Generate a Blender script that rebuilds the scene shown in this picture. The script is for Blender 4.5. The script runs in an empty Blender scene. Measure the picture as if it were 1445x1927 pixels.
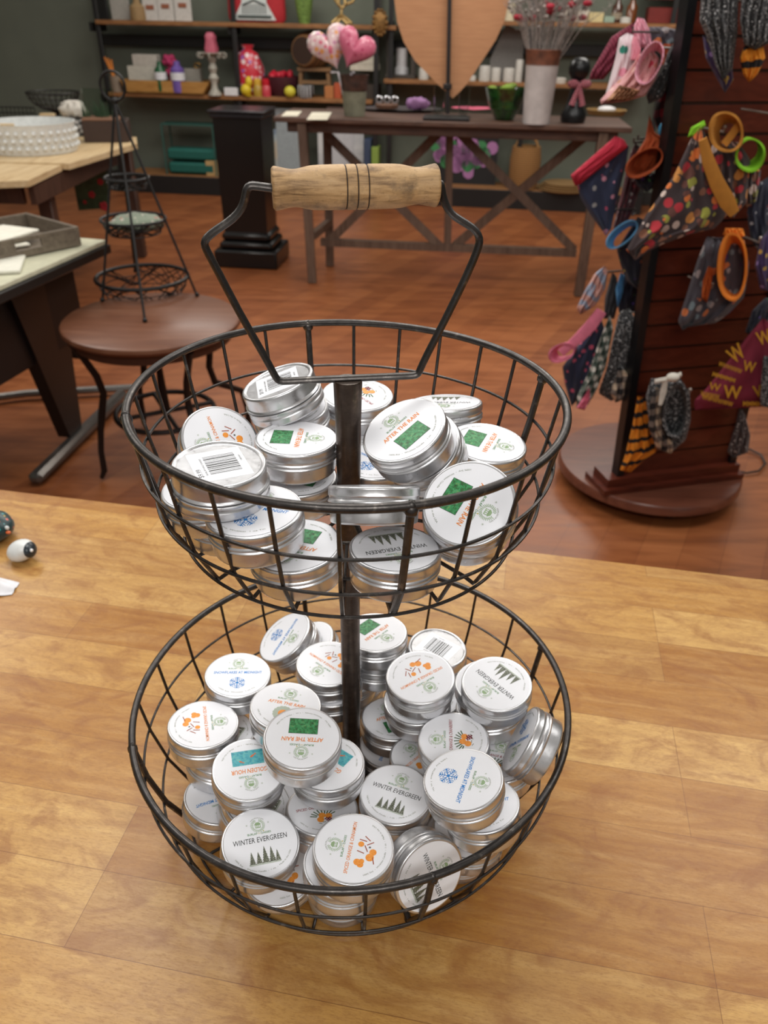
import bpy, math, random
from mathutils import Vector, Matrix, noise
random.seed(7)
PI = math.pi
SC = bpy.context.scene
COL = SC.collection

# ------------------------------------------------------------------ camera
H = 1.478                      # camera height above the floor
F = 1447.0; PIT = math.radians(32.69); ROLL = math.radians(1.09)
cam_data = bpy.data.cameras.new('camera'); cam = bpy.data.objects.new('camera', cam_data); COL.objects.link(cam)
cam.matrix_world = Matrix.Translation((0, 0, H)) @ Matrix.Rotation(PI / 2 - PIT, 4, 'X') @ Matrix.Rotation(ROLL, 4, 'Z')
cam_data.sensor_fit = 'VERTICAL'; cam_data.sensor_height = 36.0; cam_data.lens = 36.0 * F / 1927
cam_data.clip_start = 0.01; cam_data.clip_end = 60
cam_data.dof.use_dof = True; cam_data.dof.focus_distance = 0.56; cam_data.dof.aperture_fstop = 10.0
SC.camera = cam

# ------------------------------------------------------------------ light
SC.view_settings.view_transform = 'Standard'
SC.view_settings.look = 'None'
SC.view_settings.exposure = 0.0
SC.view_settings.gamma = 1.0
SC.view_settings.use_curve_mapping = False
world = bpy.data.worlds.new('world'); SC.world = world; world.use_nodes = True
world.node_tree.nodes['Background'].inputs[0].default_value = (1.0, 0.95, 0.89, 1)
world.node_tree.nodes['Background'].inputs[1].default_value = 0.34
def area(name, loc, sx, sy, power, color=(1, .95, .88), rot=(0, 0, 0)):
    l = bpy.data.lights.new(name, 'AREA'); l.shape = 'RECTANGLE'; l.size = sx; l.size_y = sy; l.energy = power; l.color = color
    o = bpy.data.objects.new(name, l); o.location = loc; o.rotation_euler = rot; COL.objects.link(o); return o
area('ceiling_lamp', (-0.5, 1.55, 2.9), 1.5, 1.0, 34, (1, .98, .945))
area('ceiling_lamp', (1.7, 1.9, 2.9), 1.5, 1.0, 24, (1, .98, .945))
area('ceiling_lamp', (-2.6, 3.2, 2.9), 1.5, 1.0, 34)
area('ceiling_lamp', (0.4, 4.2, 2.9), 1.5, 1.0, 44)
area('ceiling_lamp', (-1.0, 6.3, 2.9), 1.5, 1.0, 40)
area('ceiling_lamp', (2.0, 6.1, 2.9), 1.5, 1.0, 40)
area('ceiling_lamp', (0.1, -1.1, 2.7), 1.4, .8, 36, (1, .98, .945))

# ------------------------------------------------------------------ geometry helpers
def ray(px, py):
    a, b = px - 722.5, py - 963.5
    u = a * math.cos(ROLL) + b * math.sin(ROLL); v = -a * math.sin(ROLL) + b * math.cos(ROLL)
    c, s = math.cos(PIT), math.sin(PIT)
    return Vector((u / F, c - (v / F) * s, -s - (v / F) * c))
def at(px, py, Y):
    d = ray(px, py); return d * (Y / d.y) + Vector((0, 0, H))
def on(px, py, z):
    d = ray(px, py); return d * ((z - H) / d.z) + Vector((0, 0, H))
def atS(px, py, off=0.0):              # plane of the shelving fronts
    d = ray(px, py); k = (7.75 + off) / (d.y + .13 * d.x); return d * k + Vector((0, 0, H))

class MB:
    def __init__(s): s.v = []; s.f = []; s.m = []; s.sm = []
    def add(s, vs, fs, mi=0, smooth=True):
        o = len(s.v); s.v += [Vector(p) for p in vs]
        for f in fs: s.f.append(tuple(i + o for i in f)); s.m.append(mi); s.sm.append(smooth)
        return s
    def box(s, c, size, mi=0, rot=None, bev=0.0):
        x, y, z = [q / 2 for q in size]; M = rot or Matrix.Identity(3); c = Vector(c)
        b = min(bev, x * .9, y * .9, z * .9)
        if b <= 0:
            vs = [(i * x, j * y, k * z) for i in (-1, 1) for j in (-1, 1) for k in (-1, 1)]
            fs = [(0, 1, 3, 2), (4, 6, 7, 5), (0, 4, 5, 1), (2, 3, 7, 6), (0, 2, 6, 4), (1, 5, 7, 3)]
        else:
            vs = []; fs = []; idx = {}
            for i in (-1, 1):
                for j in (-1, 1):
                    for k in (-1, 1):
                        idx[i, j, k] = len(vs)
                        vs += [(i * x, j * (y - b), k * (z - b)), (i * (x - b), j * y, k * (z - b)), (i * (x - b), j * (y - b), k * z)]
            for ax in range(3):
                for sg in (-1, 1):
                    q = []
                    for p, r in ((-1, -1), (1, -1), (1, 1), (-1, 1)):
                        t = [p, r]; t.insert(ax, sg); q.append(idx[tuple(t)] + ax)
                    fs.append(tuple(q) if (sg > 0) == (ax != 1) else tuple(q[::-1]))
            for a1 in range(3):
                for a2 in range(a1 + 1, 3):
                    a3 = 3 - a1 - a2
                    for s1 in (-1, 1):
                        for s2 in (-1, 1):
                            q = []
                            for s3 in (-1, 1):
                                t = [0, 0, 0]; t[a1] = s1; t[a2] = s2; t[a3] = s3; q.append(idx[tuple(t)])
                            fs.append((q[0] + a1, q[0] + a2, q[1] + a2, q[1] + a1))
            for k_, i in idx.items(): fs.append((i, i + 1, i + 2))
        return s.add([M @ Vector(p) + c for p in vs], fs, mi, b > 0)
    def bar(s, a, b, w, h, mi=0, up=(0, 0, 1), bev=0.0):
        a, b = Vector(a), Vector(b); d = (b - a); L = d.length; d.normalize()
        u = Vector(up); sd = d.cross(u)
        if sd.length < 1e-4: sd = d.cross(Vector((0, 1, 0)))
        sd.normalize(); u = sd.cross(d)
        return s.box((a + b) / 2, (L, w, h), mi, Matrix((d, sd, u)).transposed(), bev)
    def tube(s, pts, r, mi=0, n=8, closed=False, cap=True, flat=1.0):
        pts = [Vector(p) for p in pts]; N = len(pts); vs = []; fs = []
        rs = r if isinstance(r, (list, tuple)) else [r] * N
        prev = None
        for i, p in enumerate(pts):
            a = pts[i - 1] if (i or closed) else p; b = pts[(i + 1) % N] if (i < N - 1 or closed) else p
            d = (b - a).normalized() if (b - a).length > 1e-9 else Vector((0, 0, 1))
            if prev is None:
                u = d.orthogonal().normalized()
                if abs(d.z) < .99: u = d.cross(Vector((0, 0, 1))).normalized()
            else: u = (prev - d * prev.dot(d)).normalized()
            prev = u; w = d.cross(u)
            for k in range(n):
                t = 2 * PI * k / n; vs.append(p + rs[i] * (math.cos(t) * u + flat * math.sin(t) * w))
        for i in range(N if closed else N - 1):
            j = (i + 1) % N
            for k in range(n): fs.append((i * n + k, i * n + (k + 1) % n, j * n + (k + 1) % n, j * n + k))
        if cap and not closed: fs += [tuple(range(n))[::-1], tuple((N - 1) * n + k for k in range(n))]
        return s.add(vs, fs, mi)
    def lathe(s, prof, c=(0, 0, 0), mi=0, n=32, M=None, sx=1, sy=1, wob=None, close=False):
        vs = []; fs = []; c = Vector(c); P = len(prof)
        for k in range(n):
            t = 2 * PI * k / n
            for r, z in prof:
                rr = r * (wob(t, z) if wob else 1)
                p = Vector((rr * math.cos(t) * sx, rr * math.sin(t) * sy, z)); vs.append((M @ p if M else p) + c)
        for k in range(n):
            j = (k + 1) % n
            for i in range(P if close else P - 1):
                i2 = (i + 1) % P
                q = [k * P + i, j * P + i, j * P + i2, k * P + i2]
                fs.append(tuple(q))
        return s.add(vs, fs, mi)
    def sphere(s, c, r, mi=0, n=12, sc=(1, 1, 1), M=None, fn=None):
        c = Vector(c); vs = []; fs = []; m = max(5, n // 2 + 1)
        for i in range(m + 1):
            ph = PI * i / m
            for k in range(n):
                t = 2 * PI * k / n; p = Vector((math.sin(ph) * math.cos(t), math.sin(ph) * math.sin(t), math.cos(ph)))
                q = p * (r * (fn(p) if fn else 1)); q = Vector((q.x * sc[0], q.y * sc[1], q.z * sc[2])); vs.append((M @ q if M else q) + c)
        for i in range(m):
            for k in range(n): fs.append((i * n + k, i * n + (k + 1) % n, (i + 1) * n + (k + 1) % n, (i + 1) * n + k)[::-1])
        return s.add(vs, fs, mi)
    def prism(s, poly, vec, mi=0, smooth=False):
        n = len(poly); vec = Vector(vec); vs = [Vector(p) for p in poly] + [Vector(p) + vec for p in poly]
        fs = [tuple(range(n)), tuple(range(n, 2 * n))[::-1]] + [(i, i + n, (i + 1) % n + n, (i + 1) % n) for i in range(n)]
        return s.add(vs, fs, mi, smooth)
    def build(s, name, mats, parent=None, fix=True, ang=40, loc=None):
        me = bpy.data.meshes.new(name)
        if not isinstance(mats, (list, tuple)): mats = [mats]
        base = Vector((0, 0, 0))
        if parent is not None:
            q = parent
            while q is not None: base += q.location; q = q.parent
        elif loc is not None: base = Vector(loc)
        elif fix:
            xs = [v.x for v in s.v]; ys = [v.y for v in s.v]; zs = [v.z for v in s.v]
            base = Vector(((min(xs) + max(xs)) / 2, (min(ys) + max(ys)) / 2, min(zs)))
        me.from_pydata([v - base for v in s.v], [], s.f)
        me.update()
        for m in mats: me.materials.append(m)
        me.polygons.foreach_set('material_index', s.m); me.polygons.foreach_set('use_smooth', s.sm)
        try: me.set_sharp_from_angle(angle=math.radians(ang))
        except Exception: pass
        o = bpy.data.objects.new(name, me); COL.objects.link(o)
        if parent is not None: o.parent = parent
        else: o.location = base
        return o

def recalc(o):
    import bmesh
    bm = bmesh.new(); bm.from_mesh(o.data); bmesh.ops.recalc_face_normals(bm, faces=bm.faces); bm.to_mesh(o.data); bm.free(); return o
def tag(o, label, cat, group=None, kind=None):
    if label: o['label'] = label
    if cat: o['category'] = cat
    if group: o['group'] = group
    if kind: o['kind'] = kind
    return o
def thing(name, label, cat, loc, group=None):
    o = bpy.data.objects.new(name, None); COL.objects.link(o); o.location = loc; o.empty_display_size = .05
    return tag(o, label, cat, group)
def solo(name, mb, mats, label, cat, group=None): return tag(mb.build(name, mats), label, cat, group)
def copy_tree(o, parent=None):
    c = o.copy(); COL.objects.link(c); c.parent = parent
    for ch in list(o.children): copy_tree(ch, c)
    return c

# ------------------------------------------------------------------ materials
def srgb(r, g, b):
    f = lambda c: (c / 255 / 12.92) if c / 255 <= .04045 else ((c / 255 + .055) / 1.055) ** 2.4
    return (f(r), f(g), f(b), 1)
class N:
    def __init__(s, name):
        s.m = bpy.data.materials.new(name); s.m.use_nodes = True; s.t = s.m.node_tree; s.b = s.t.nodes['Principled BSDF']
        s.co = s.t.nodes.new('ShaderNodeTexCoord')
    def n(s, typ, **kw):
        x = s.t.nodes.new('ShaderNode' + typ)
        for k, v in kw.items():
            if k in x.inputs: x.inputs[k].default_value = v
            else: setattr(x, k, v)
        return x
    def l(s, a, b): s.t.links.new(a, b)
    def mapping(s, scale=(1, 1, 1), rot=(0, 0, 0), loc=(0, 0, 0), co='Object'):
        m = s.n('Mapping'); m.inputs['Scale'].default_value = scale; m.inputs['Rotation'].default_value = rot; m.inputs['Location'].default_value = loc
        s.l(s.co.outputs[co], m.inputs['Vector']); return m.outputs[0]
    def noise(s, vec, scale, detail=4, rough=.55, dist=0):
        x = s.n('TexNoise'); x.inputs['Scale'].default_value = scale; x.inputs['Detail'].default_value = detail; x.inputs['Roughness'].default_value = rough
        x.inputs['Distortion'].default_value = dist
        if vec is not None: s.l(vec, x.inputs['Vector'])
        return x.outputs['Fac']
    def ramp(s, fac, stops, interp='LINEAR'):
        r = s.n('ValToRGB'); r.color_ramp.interpolation = interp; e = r.color_ramp.elements
        while len(e) < len(stops): e.new(.5)
        for i, (p, c) in enumerate(stops): e[i].position = p; e[i].color = c
        s.l(fac, r.inputs[0]); return r.outputs[0]
    def mix(s, fac, a, b, mode='MIX'):
        x = s.n('Mix', data_type='RGBA', blend_type=mode)
        for sock, v in ((x.inputs[0], fac), (x.inputs[6], a), (x.inputs[7], b)):
            if hasattr(v, 'is_output'): s.l(v, sock)
            else: sock.default_value = v
        return x.outputs[2]
    def math(s, op, a, b=None):
        x = s.n('Math', operation=op)
        for i, v in enumerate((a, b)):
            if v is None: continue
            if hasattr(v, 'is_output'): s.l(v, x.inputs[i])
            else: x.inputs[i].default_value = v
        return x.outputs[0]
    def bump(s, h, strength=.3, dist=.002):
        b = s.n('Bump'); b.inputs['Strength'].default_value = strength; b.inputs['Distance'].default_value = dist
        s.l(h, b.inputs['Height']); s.l(b.outputs[0], s.b.inputs['Normal'])
    def set(s, **kw):
        for k, v in kw.items():
            k = k.replace('_', ' '); i = s.b.inputs[k]
            if hasattr(v, 'is_output'): s.l(v, i)
            else: i.default_value = v
        return s
CACHE = {}
def plain(rgb, rough=.5, metal=0, var=.06, scale=40, spec=None, coat=0, trans=0, bump=0):
    key = (rgb, rough, metal, var, scale, coat, trans, bump, spec)
    if key in CACHE: return CACHE[key]
    q = N('mat_%d_%d_%d' % rgb); c = srgb(*rgb)
    no = q.noise(q.mapping(), scale)
    d = tuple(x * (1 - var * 2) for x in c[:3]) + (1,); e = tuple(min(1, x * (1 + var)) for x in c[:3]) + (1,)
    q.set(Base_Color=q.ramp(no, [(.3, d), (.7, e)]), Roughness=rough, Metallic=metal, Coat_Weight=coat, Transmission_Weight=trans)
    if spec is not None: q.set(Specular_IOR_Level=spec)
    if bump: q.bump(no, bump, .001)
    CACHE[key] = q.m; return q.m
def wood(name, c1, c2, c3, scale=1.0, axis=0, rough=.45, coat=0, rot=0):
    q = N(name); sc = [9 * scale] * 3; sc[axis] = .9 * scale
    v = q.mapping(tuple(sc), (0, 0, rot)); a = q.noise(v, 3, 6, .6, 1.2); b = q.noise(v, 22, 4, .6)
    col = q.ramp(a, [(.25, srgb(*c1)), (.5, srgb(*c2)), (.75, srgb(*c3))])
    col = q.mix(q.math('MULTIPLY', b, .35), col, srgb(*c1))
    q.set(Base_Color=col, Roughness=rough, Coat_Weight=coat, Coat_Roughness=.2); q.bump(b, .12, .001); return q.m

def floor_mat():
    q = N('cherry_plank_floor'); v = q.mapping((1, 1, 1), (0, 0, math.radians(-63)))
    br = q.n('TexBrick'); q.l(v, br.inputs['Vector']); br.offset = .37; br.offset_frequency = 2
    br.inputs['Scale'].default_value = 1; br.inputs['Brick Width'].default_value = 1.25; br.inputs['Row Height'].default_value = .125
    br.inputs['Mortar Size'].default_value = .0008; br.inputs['Color1'].default_value = (0, 0, 0, 1); br.inputs['Color2'].default_value = (1, 1, 1, 1); br.inputs['Mortar'].default_value = (.0, .0, .0, 1)
    pl = q.ramp(br.outputs['Color'], [(0, srgb(114, 64, 34)), (.5, srgb(136, 80, 44)), (1, srgb(152, 94, 54))])
    v2 = q.mapping((1.2, 7, 1), (0, 0, math.radians(-63))); g = q.noise(v2, 1.8, 6, .6, 1.4)
    col = q.mix(.5, pl, q.ramp(g, [(.32, srgb(98, 50, 28)), (.5, srgb(140, 78, 44)), (.7, srgb(170, 104, 62))]))
    col = q.mix(q.math('MULTIPLY', br.outputs['Fac'], .5), col, srgb(80, 42, 26))
    q.set(Base_Color=col, Roughness=q.math('ADD', q.math('MULTIPLY', g, .15), .3)); q.bump(g, .05, .001); return q.m
def counter_mat():
    q = N('butcher_block'); v = q.mapping((1, 1, 1), (0, 0, 0), (.11, .033, 0))
    br = q.n('TexBrick'); q.l(v, br.inputs['Vector']); br.offset = .37; br.offset_frequency = 3
    br.inputs['Scale'].default_value = 1; br.inputs['Brick Width'].default_value = .55; br.inputs['Row Height'].default_value = .072
    br.inputs['Mortar Size'].default_value = .0003; br.inputs['Color1'].default_value = (0, 0, 0, 1); br.inputs['Color2'].default_value = (1, 1, 1, 1); br.inputs['Mortar'].default_value = (.5, .5, .5, 1)
    base = q.ramp(br.outputs['Color'], [(0, srgb(140, 84, 30)), (.18, srgb(164, 112, 50)), (.45, srgb(188, 142, 76)), (.75, srgb(206, 166, 102)), (1, srgb(154, 108, 56))])
    v2 = q.mapping((2.2, 20, 2)); g = q.noise(v2, 2.4, 8, .62, 1.2)
    v3 = q.mapping((5, 9, 5)); cl = q.noise(v3, 2.2, 6, .62, 2.2)
    v4 = q.mapping((60, 320, 60)); fi = q.noise(v4, 3, 4, .7)
    v5 = q.mapping((20, 45, 20)); bl = q.noise(v5, 2, 5, .65, 1.0)
    col = q.mix(.42, base, q.ramp(g, [(.3, srgb(136, 86, 34)), (.48, srgb(178, 130, 64)), (.7, srgb(210, 170, 106))]))
    col = q.mix(q.ramp(cl, [(.47, (0, 0, 0, 1)), (.66, (.6, .6, .6, 1))]), col, srgb(138, 84, 38))
    col = q.mix(q.ramp(bl, [(.45, (0, 0, 0, 1)), (.7, (.35, .35, .35, 1))]), col, srgb(150, 104, 62))
    col = q.mix(q.ramp(fi, [(.48, (0, 0, 0, 1)), (.68, (.42, .42, .42, 1))]), col, srgb(126, 78, 38))
    col = q.mix(q.math('MULTIPLY', br.outputs['Fac'], .8), col, srgb(112, 68, 34))
    q.set(Base_Color=col, Roughness=q.ramp(fi, [(.3, (.30, .30, .30, 1)), (.8, (.46, .46, .46, 1))]), Coat_Weight=.1, Coat_Roughness=.2, Specular_IOR_Level=.35)
    q.bump(fi, .06, .0006); return q.m
def wall_mat():
    q = N('sage_wall_paint'); no = q.noise(q.mapping(), 3); fi = q.noise(q.mapping(), 240, 2)
    q.set(Base_Color=q.ramp(no, [(.3, srgb(104, 110, 98)), (.7, srgb(110, 116, 103))]), Roughness=.75); q.bump(fi, .15, .001); return q.m
def wire_mat(name='dark_bronze_wire', c=(62, 59, 57), c2=(136, 130, 123)):
    q = N(name); v = q.mapping(); a = q.noise(v, 90, 5, .65); b = q.noise(v, 900, 2)
    q.set(Base_Color=q.ramp(a, [(.35, srgb(*c)), (.6, srgb(*[int(x * 1.25) for x in c])), (.78, srgb(*c2))]), Metallic=.8,
          Roughness=q.ramp(a, [(.3, (.42, .42, .42, 1)), (.8, (.24, .24, .24, 1))])); q.bump(b, .15, .0004); return q.m
def spots(name, base, cols, scale=30, size=.35, rough=.85, second=None):
    q = N(name); v = q.mapping((scale,) * 3)
    d = q.noise(v, .7, 1); 
    vo = q.n('TexVoronoi'); q.l(v, vo.inputs['Vector']); vo.inputs['Scale'].default_value = 1
    sep = q.n('SeparateColor'); q.l(vo.outputs['Color'], sep.inputs[0])
    stops = [(i / len(cols), srgb(*c)) for i, c in enumerate(cols)]
    cc = q.ramp(sep.outputs[0], stops, 'CONSTANT') if len(cols) > 1 else srgb(*cols[0])
    thr = q.math('LESS_THAN', q.math('ADD', vo.outputs['Distance'], q.math('MULTIPLY', sep.outputs[1], size * .5)), size)
    b = srgb(*base)
    if second:
        b = q.ramp(q.noise(v, 2.3, 2), [(.45, srgb(*base)), (.6, srgb(*second))])
    q.set(Base_Color=q.mix(thr, b, cc), Roughness=rough, Sheen_Weight=.15); q.bump(q.noise(q.mapping(), 700, 2), .2, .001); return q.m
def plaid(name, c1, c2, c3, scale=40, rot=.4):
    q = N(name); v = q.mapping((scale,) * 3, (0, rot, 0)); sp = q.n('SeparateXYZ'); q.l(v, sp.inputs[0])
    a = q.math('LESS_THAN', q.math('FRACT', sp.outputs['X']), .5); b = q.math('LESS_THAN', q.math('FRACT', sp.outputs['Z']), .5)
    s_ = q.math('MULTIPLY', q.math('ADD', a, b), .5)
    q.set(Base_Color=q.ramp(s_, [(0, srgb(*c1)), (.34, srgb(*c2)), (.8, srgb(*c3))], 'CONSTANT'), Roughness=.9); return q.m
def stripes(name, c1, c2, scale=60, rot=0., w=.5, axis='Z', dist=0):
    q = N(name); v = q.mapping((scale,) * 3, (0, rot, 0)); sp = q.n('SeparateXYZ'); q.l(v, sp.inputs[0])
    x = sp.outputs[axis]
    if dist: x = q.math('ADD', x, q.math('MULTIPLY', q.noise(v, .8, 2), dist))
    q.set(Base_Color=q.mix(q.math('LESS_THAN', q.math('FRACT', x), w), srgb(*c1), srgb(*c2)), Roughness=.9); return q.m
def glassm(name, col=(235, 240, 240), rough=.05, alpha=.35):
    q = N(name); q.set(Base_Color=srgb(*col), Roughness=rough, Transmission_Weight=1.0, IOR=1.12); return q.m

# ================================================================== SETTING
fl = MB(); fl.box((0, 4, -.05), (16, 14, .1)); o = fl.build('floor', floor_mat()); o['kind'] = 'structure'
YW = lambda x, off=0: 7.75 + off - .13 * x
WY = math.atan(-.13); WR = Matrix.Rotation(WY, 3, 'Z')
w = MB(); w.box((0, YW(0, .50), 1.55), (15, .1, 3.1), rot=WR); o = w.build('wall_back', wall_mat()); o['kind'] = 'structure'
for nm_, x_ in (('wall_left', -5.3), ('wall_right', 5.3)):
    w = MB(); w.box((x_, 2.8, 1.55), (.1, 12.5, 3.1)); o = w.build(nm_, o.data.materials[0]); o['kind'] = 'structure'
bb = MB(); bb.box((0, YW(0, .437), .06), (15, .022, .12), rot=WR, bev=.004); o = bb.build('baseboard_back', plain((40, 38, 36), .5)); o['kind'] = 'structure'

# counter: butcher-block top on a cabinet
CA, CB = on(0, 920, .8), on(1445, 1090, .8)
cd = (CB - CA); cang = math.atan2(cd.y, cd.x); CR = Matrix.Rotation(cang, 3, 'Z'); inn = CR @ Vector((0, -1, 0)); mid = (CA + CB) / 2
cnt = thing('checkout_counter', 'honey-toned butcher block counter under the two-tier wire basket', 'counter', (mid.x + inn.x * .5, mid.y + inn.y * .5, 0))
cnt.rotation_euler = (0, 0, 0)
tp = MB(); tp.box((0, 0, 0), (3.4, 1.0, .04), bev=.003)
t_o = tp.build('worktop', counter_mat(), fix=False); t_o.parent = cnt; t_o.location = (0, 0, .78); t_o.rotation_euler = (0, 0, cang)
cb = MB(); cb.box((0, 0, .385), (3.2, .8, .75), bev=.004); cb.box((0, .0, .0), (3.1, .74, .02))
c_o = cb.build('cabinet', plain((60, 42, 32), .5), fix=False); c_o.parent = cnt; c_o.rotation_euler = (0, 0, cang); c_o.location = (0, 0, .005)
for k in range(3):
    pm = MB(); pm.box((-1.05 + 1.05 * k, .405, .39), (.95, .015, .62), bev=.004)
    p_o = pm.build('panel', plain((70, 50, 38), .5), fix=False); p_o.parent = cnt; p_o.rotation_euler = (0, 0, cang)

# ================================================================== TWO-TIER BASKET
ZB = H
UC_ = Vector((-.0286, .5299, 0)); LC_ = Vector((-.0261, .53, 0))
wire = wire_mat()
bk = thing('tiered_wire_basket', 'dark metal two-tier wire basket with wooden handle standing on the butcher block counter', 'basket', (-.0261, .53, .8))
def rad(R, t, a, b): return R * (1 + a * math.cos(2 * t) + b * math.sin(2 * t))
def hoop(mb, C, z, R, r, a, b, jit=0, n=128, nn=8):
    pts = []
    for k in range(n):
        t = 2 * PI * k / n; q = rad(R, t, a, b); pts.append((C.x + q * math.cos(t), C.y + q * math.sin(t), ZB + z + jit * math.sin(3 * t + 1)))
    mb.tube(pts, r, n=nn, closed=True)
def tier(C, prof, rimr, a, b, phase, thick, foot):
    rim = MB(); z0, R0 = prof[0]; hoop(rim, C, z0, R0, rimr, a, b, .0006, nn=12)
    for k in (0, 1, 2, 3):           # weld beads where the thick bars meet the rim
        t = phase + k * PI / 2; q = rad(R0, t, a, b); rim.sphere((C.x + q * math.cos(t), C.y + q * math.sin(t), ZB + z0 - .003), .0048, n=8)
    t_ob = rim.build('basket_tier', wire, bk)
    for (z, R) in prof[1:]:
        h = MB(); hoop(h, C, z, R + .0012, .00125, a, b, .0008); h.build('hoop', wire, t_ob)
    zf, Rf = prof[-1]
    for k in range(24):
        t = phase + k * PI / 12 + (0 if k % 6 == 0 else random.uniform(-.012, .012)); th = k % 6 == 0
        pts = []; c, s_ = math.cos(t), math.sin(t); g = [rad(R, t, a, b) / R for R in (R0,)][0]
        full = [(R0, z0)] + [(R - .001, z) for z, R in prof[1:-1]] + [(Rf + .001, zf + .004), (Rf - .002, zf - .0005), (Rf - .010, zf + .001), (.05, zf + .002)]
        if k % 3 == 0: full += [(.011, zf + .002)]
        # resample smoothly
        for i in range(len(full) - 1):
            (r1, z1), (r2, z2) = full[i], full[i + 1]
            for u in ((0,) if i else (0, .5)): pts.append((C.x + (r1 + (r2 - r1) * u) * g * c, C.y + (r1 + (r2 - r1) * u) * g * s_, ZB + z1 + (z2 - z1) * u))
        r1, z1 = full[-1]; pts.append((C.x + r1 * g * c, C.y + r1 * g * s_, ZB + z1))
        m = MB(); m.tube(pts, .0028 if th else .0015, n=8); 
        m.sphere(pts[0], .0036 if th else .0026, n=8)
        if foot and th:
            q = Rf * g - .006; m.tube([(C.x + q * c, C.y + q * s_, ZB + zf), (C.x + q * c, C.y + q * s_, .8003)], .0028, n=8)
        m.build('thick_upright' if th else 'upright_wire', wire, t_ob)
    for rr in (.05, .095):
        h = MB(); hoop(h, C, zf + .0035, rr, .0013, 0, 0, n=64); h.build('floor_hoop', wire, t_ob)
    return t_ob
tier(UC_, [(-.236, .160), (-.2755, .1545), (-.308, .1475), (-.340, .1316)], .0031, .0008, -.0118, math.radians(-74), True, False)
tier(LC_, [(-.5473, .2028), (-.590, .1975), (-.632, .186), (-.672, .166)], .0033, .0072, .0143, math.radians(-70), True, True)
pole = MB(); px_, py_ = -.0286, .5299
pole.lathe([(0, ZB - .673), (.0088, ZB - .673), (.0088, ZB - .345), (.0095, ZB - .30), (.0098, ZB - .26), (.0108, ZB - .2265), (.0104, ZB - .2245), (0, ZB - .2245)], (px_, py_, 0), n=24)
pole.lathe([(0, ZB - .3425), (.016, ZB - .3425), (.016, ZB - .3365), (.0098, ZB - .3345)], (px_, py_, 0), n=24)
pole.lathe([(0, ZB - .676), (.02, ZB - .676), (.02, ZB - .670), (.0098, ZB - .667)], (-.0261, .53, 0), n=24)
pole.build('centre_pole', wire_mat('brown_iron_pole', (66, 56, 50), (120, 104, 90)), bk)
def hp(px, py, dy=0): return at(px, py, .53 + (px - 655) * .00006 + dy)
Lp = [(655, 712), (560, 716), (530, 718), (522, 715), (516, 705), (500, 674), (450, 588), (402, 495), (388, 470), (384, 458), (389, 447), (405, 434), (430, 418), (448, 402), (458, 385), (462, 368), (464, 356), (470, 349), (482, 350), (512, 354)]
Rp = [(655, 712), (750, 708), (778, 707), (787, 704), (791, 694), (803, 668), (836, 605), (880, 515), (897, 474), (903, 455), (900, 441), (889, 428), (865, 414), (848, 402), (838, 386), (832, 366), (830, 352), (829, 345), (822, 344)]
hr = []
def smooth(P):
    out = []
    for i in range(len(P) - 1):
        a, b = Vector(P[i]), Vector(P[i + 1]); out.append(a); out.append((a + b) / 2)
    out.append(Vector(P[-1])); P = out; out = [P[0]]
    for i in range(1, len(P) - 1): out.append((P[i - 1] + P[i] * 2 + P[i + 1]) / 4)
    return out + [P[-1]]
hw = MB(); hw.tube([hp(*p) for p in smooth(Lp)], .0033, n=10, flat=.8); hw.tube([hp(*p) for p in smooth(Rp)], .0033, n=10, flat=.8)
hwo = hw.build('handle_frame', wire, bk)
A, B = hp(512, 355), hp(823, 349); ax = (B - A); L_ = ax.length; ax.normalize()
q_ = Matrix((ax.cross(Vector((0, 1, 0))).normalized(), ax.cross(ax.cross(Vector((0, 1, 0)))).normalized(), ax)).transposed()
pr = []
for i in range(61):
    u = i / 60; r = .0128 + .0009 * math.sin(u * PI) - .0006
    e = min(u, 1 - u) * L_
    r = .0131 - .0022 * math.exp(-((e - .012) / .007) ** 2) + .0012 * math.exp(-(e / .004) ** 2)
    r += .0006 * math.sin(u * PI)
    if e < .0015: r -= .0016 * (1 - e / .0015)
    pr.append((r, u * L_))
for c in (.447, .518, .582):
    for i, (r, z) in enumerate(pr):
        pass
pr2 = [(0, 0)]
for r, z in pr: pr2.append((r, z))
pr2.append((0, L_))
def hwood():
    q = N('weathered_turned_wood'); v = q.mapping((14, 14, 110), (0, 0, 0)); a = q.noise(v, 2.4, 6, .65, .5)
    b = q.noise(q.mapping(), 55, 5, .6); c = q.noise(q.mapping(), 420, 3, .6)
    col = q.ramp(a, [(.3, srgb(122, 92, 58)), (.5, srgb(186, 150, 104)), (.7, srgb(204, 170, 126))])
    col = q.mix(q.ramp(b, [(.5, (0, 0, 0, 1)), (.72, (.75, .75, .75, 1))]), col, srgb(74, 64, 56))
    col = q.mix(q.ramp(c, [(.6, (0, 0, 0, 1)), (.75, (.4, .4, .4, 1))]), col, srgb(60, 46, 34))
    q.set(Base_Color=col, Roughness=.6); q.bump(c, .3, .0005); return q.m
grip = thing('handle_grip_tmp', None, None, (0, 0, 0)); bpy.data.objects.remove(grip)
g_ = MB(); prof = []
grooves = [.435, .50, .565]
for i in range(201):
    u = i / 200; e = min(u, 1 - u) * L_
    r = .0129 + .0008 * math.sin(u * PI) - .0019 * math.exp(-((e - .014) / .008) ** 2) + .0006 * math.exp(-(e / .005) ** 2)
    if e < .002: r -= .0018 * (1 - e / .002) ** 2
    for c in grooves: r -= .0011 * math.exp(-((u - c) / .0042) ** 2)
    prof.append((max(r, 0), u * L_))
g_.lathe([(0, 0)] + prof + [(0, L_)], A, n=32, M=q_)
dk = MB()
go = recalc(g_.build('wooden_handle', hwood(), bk)); go['label'] = 'turned weathered wooden grip with three burnt grooves'
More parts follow.
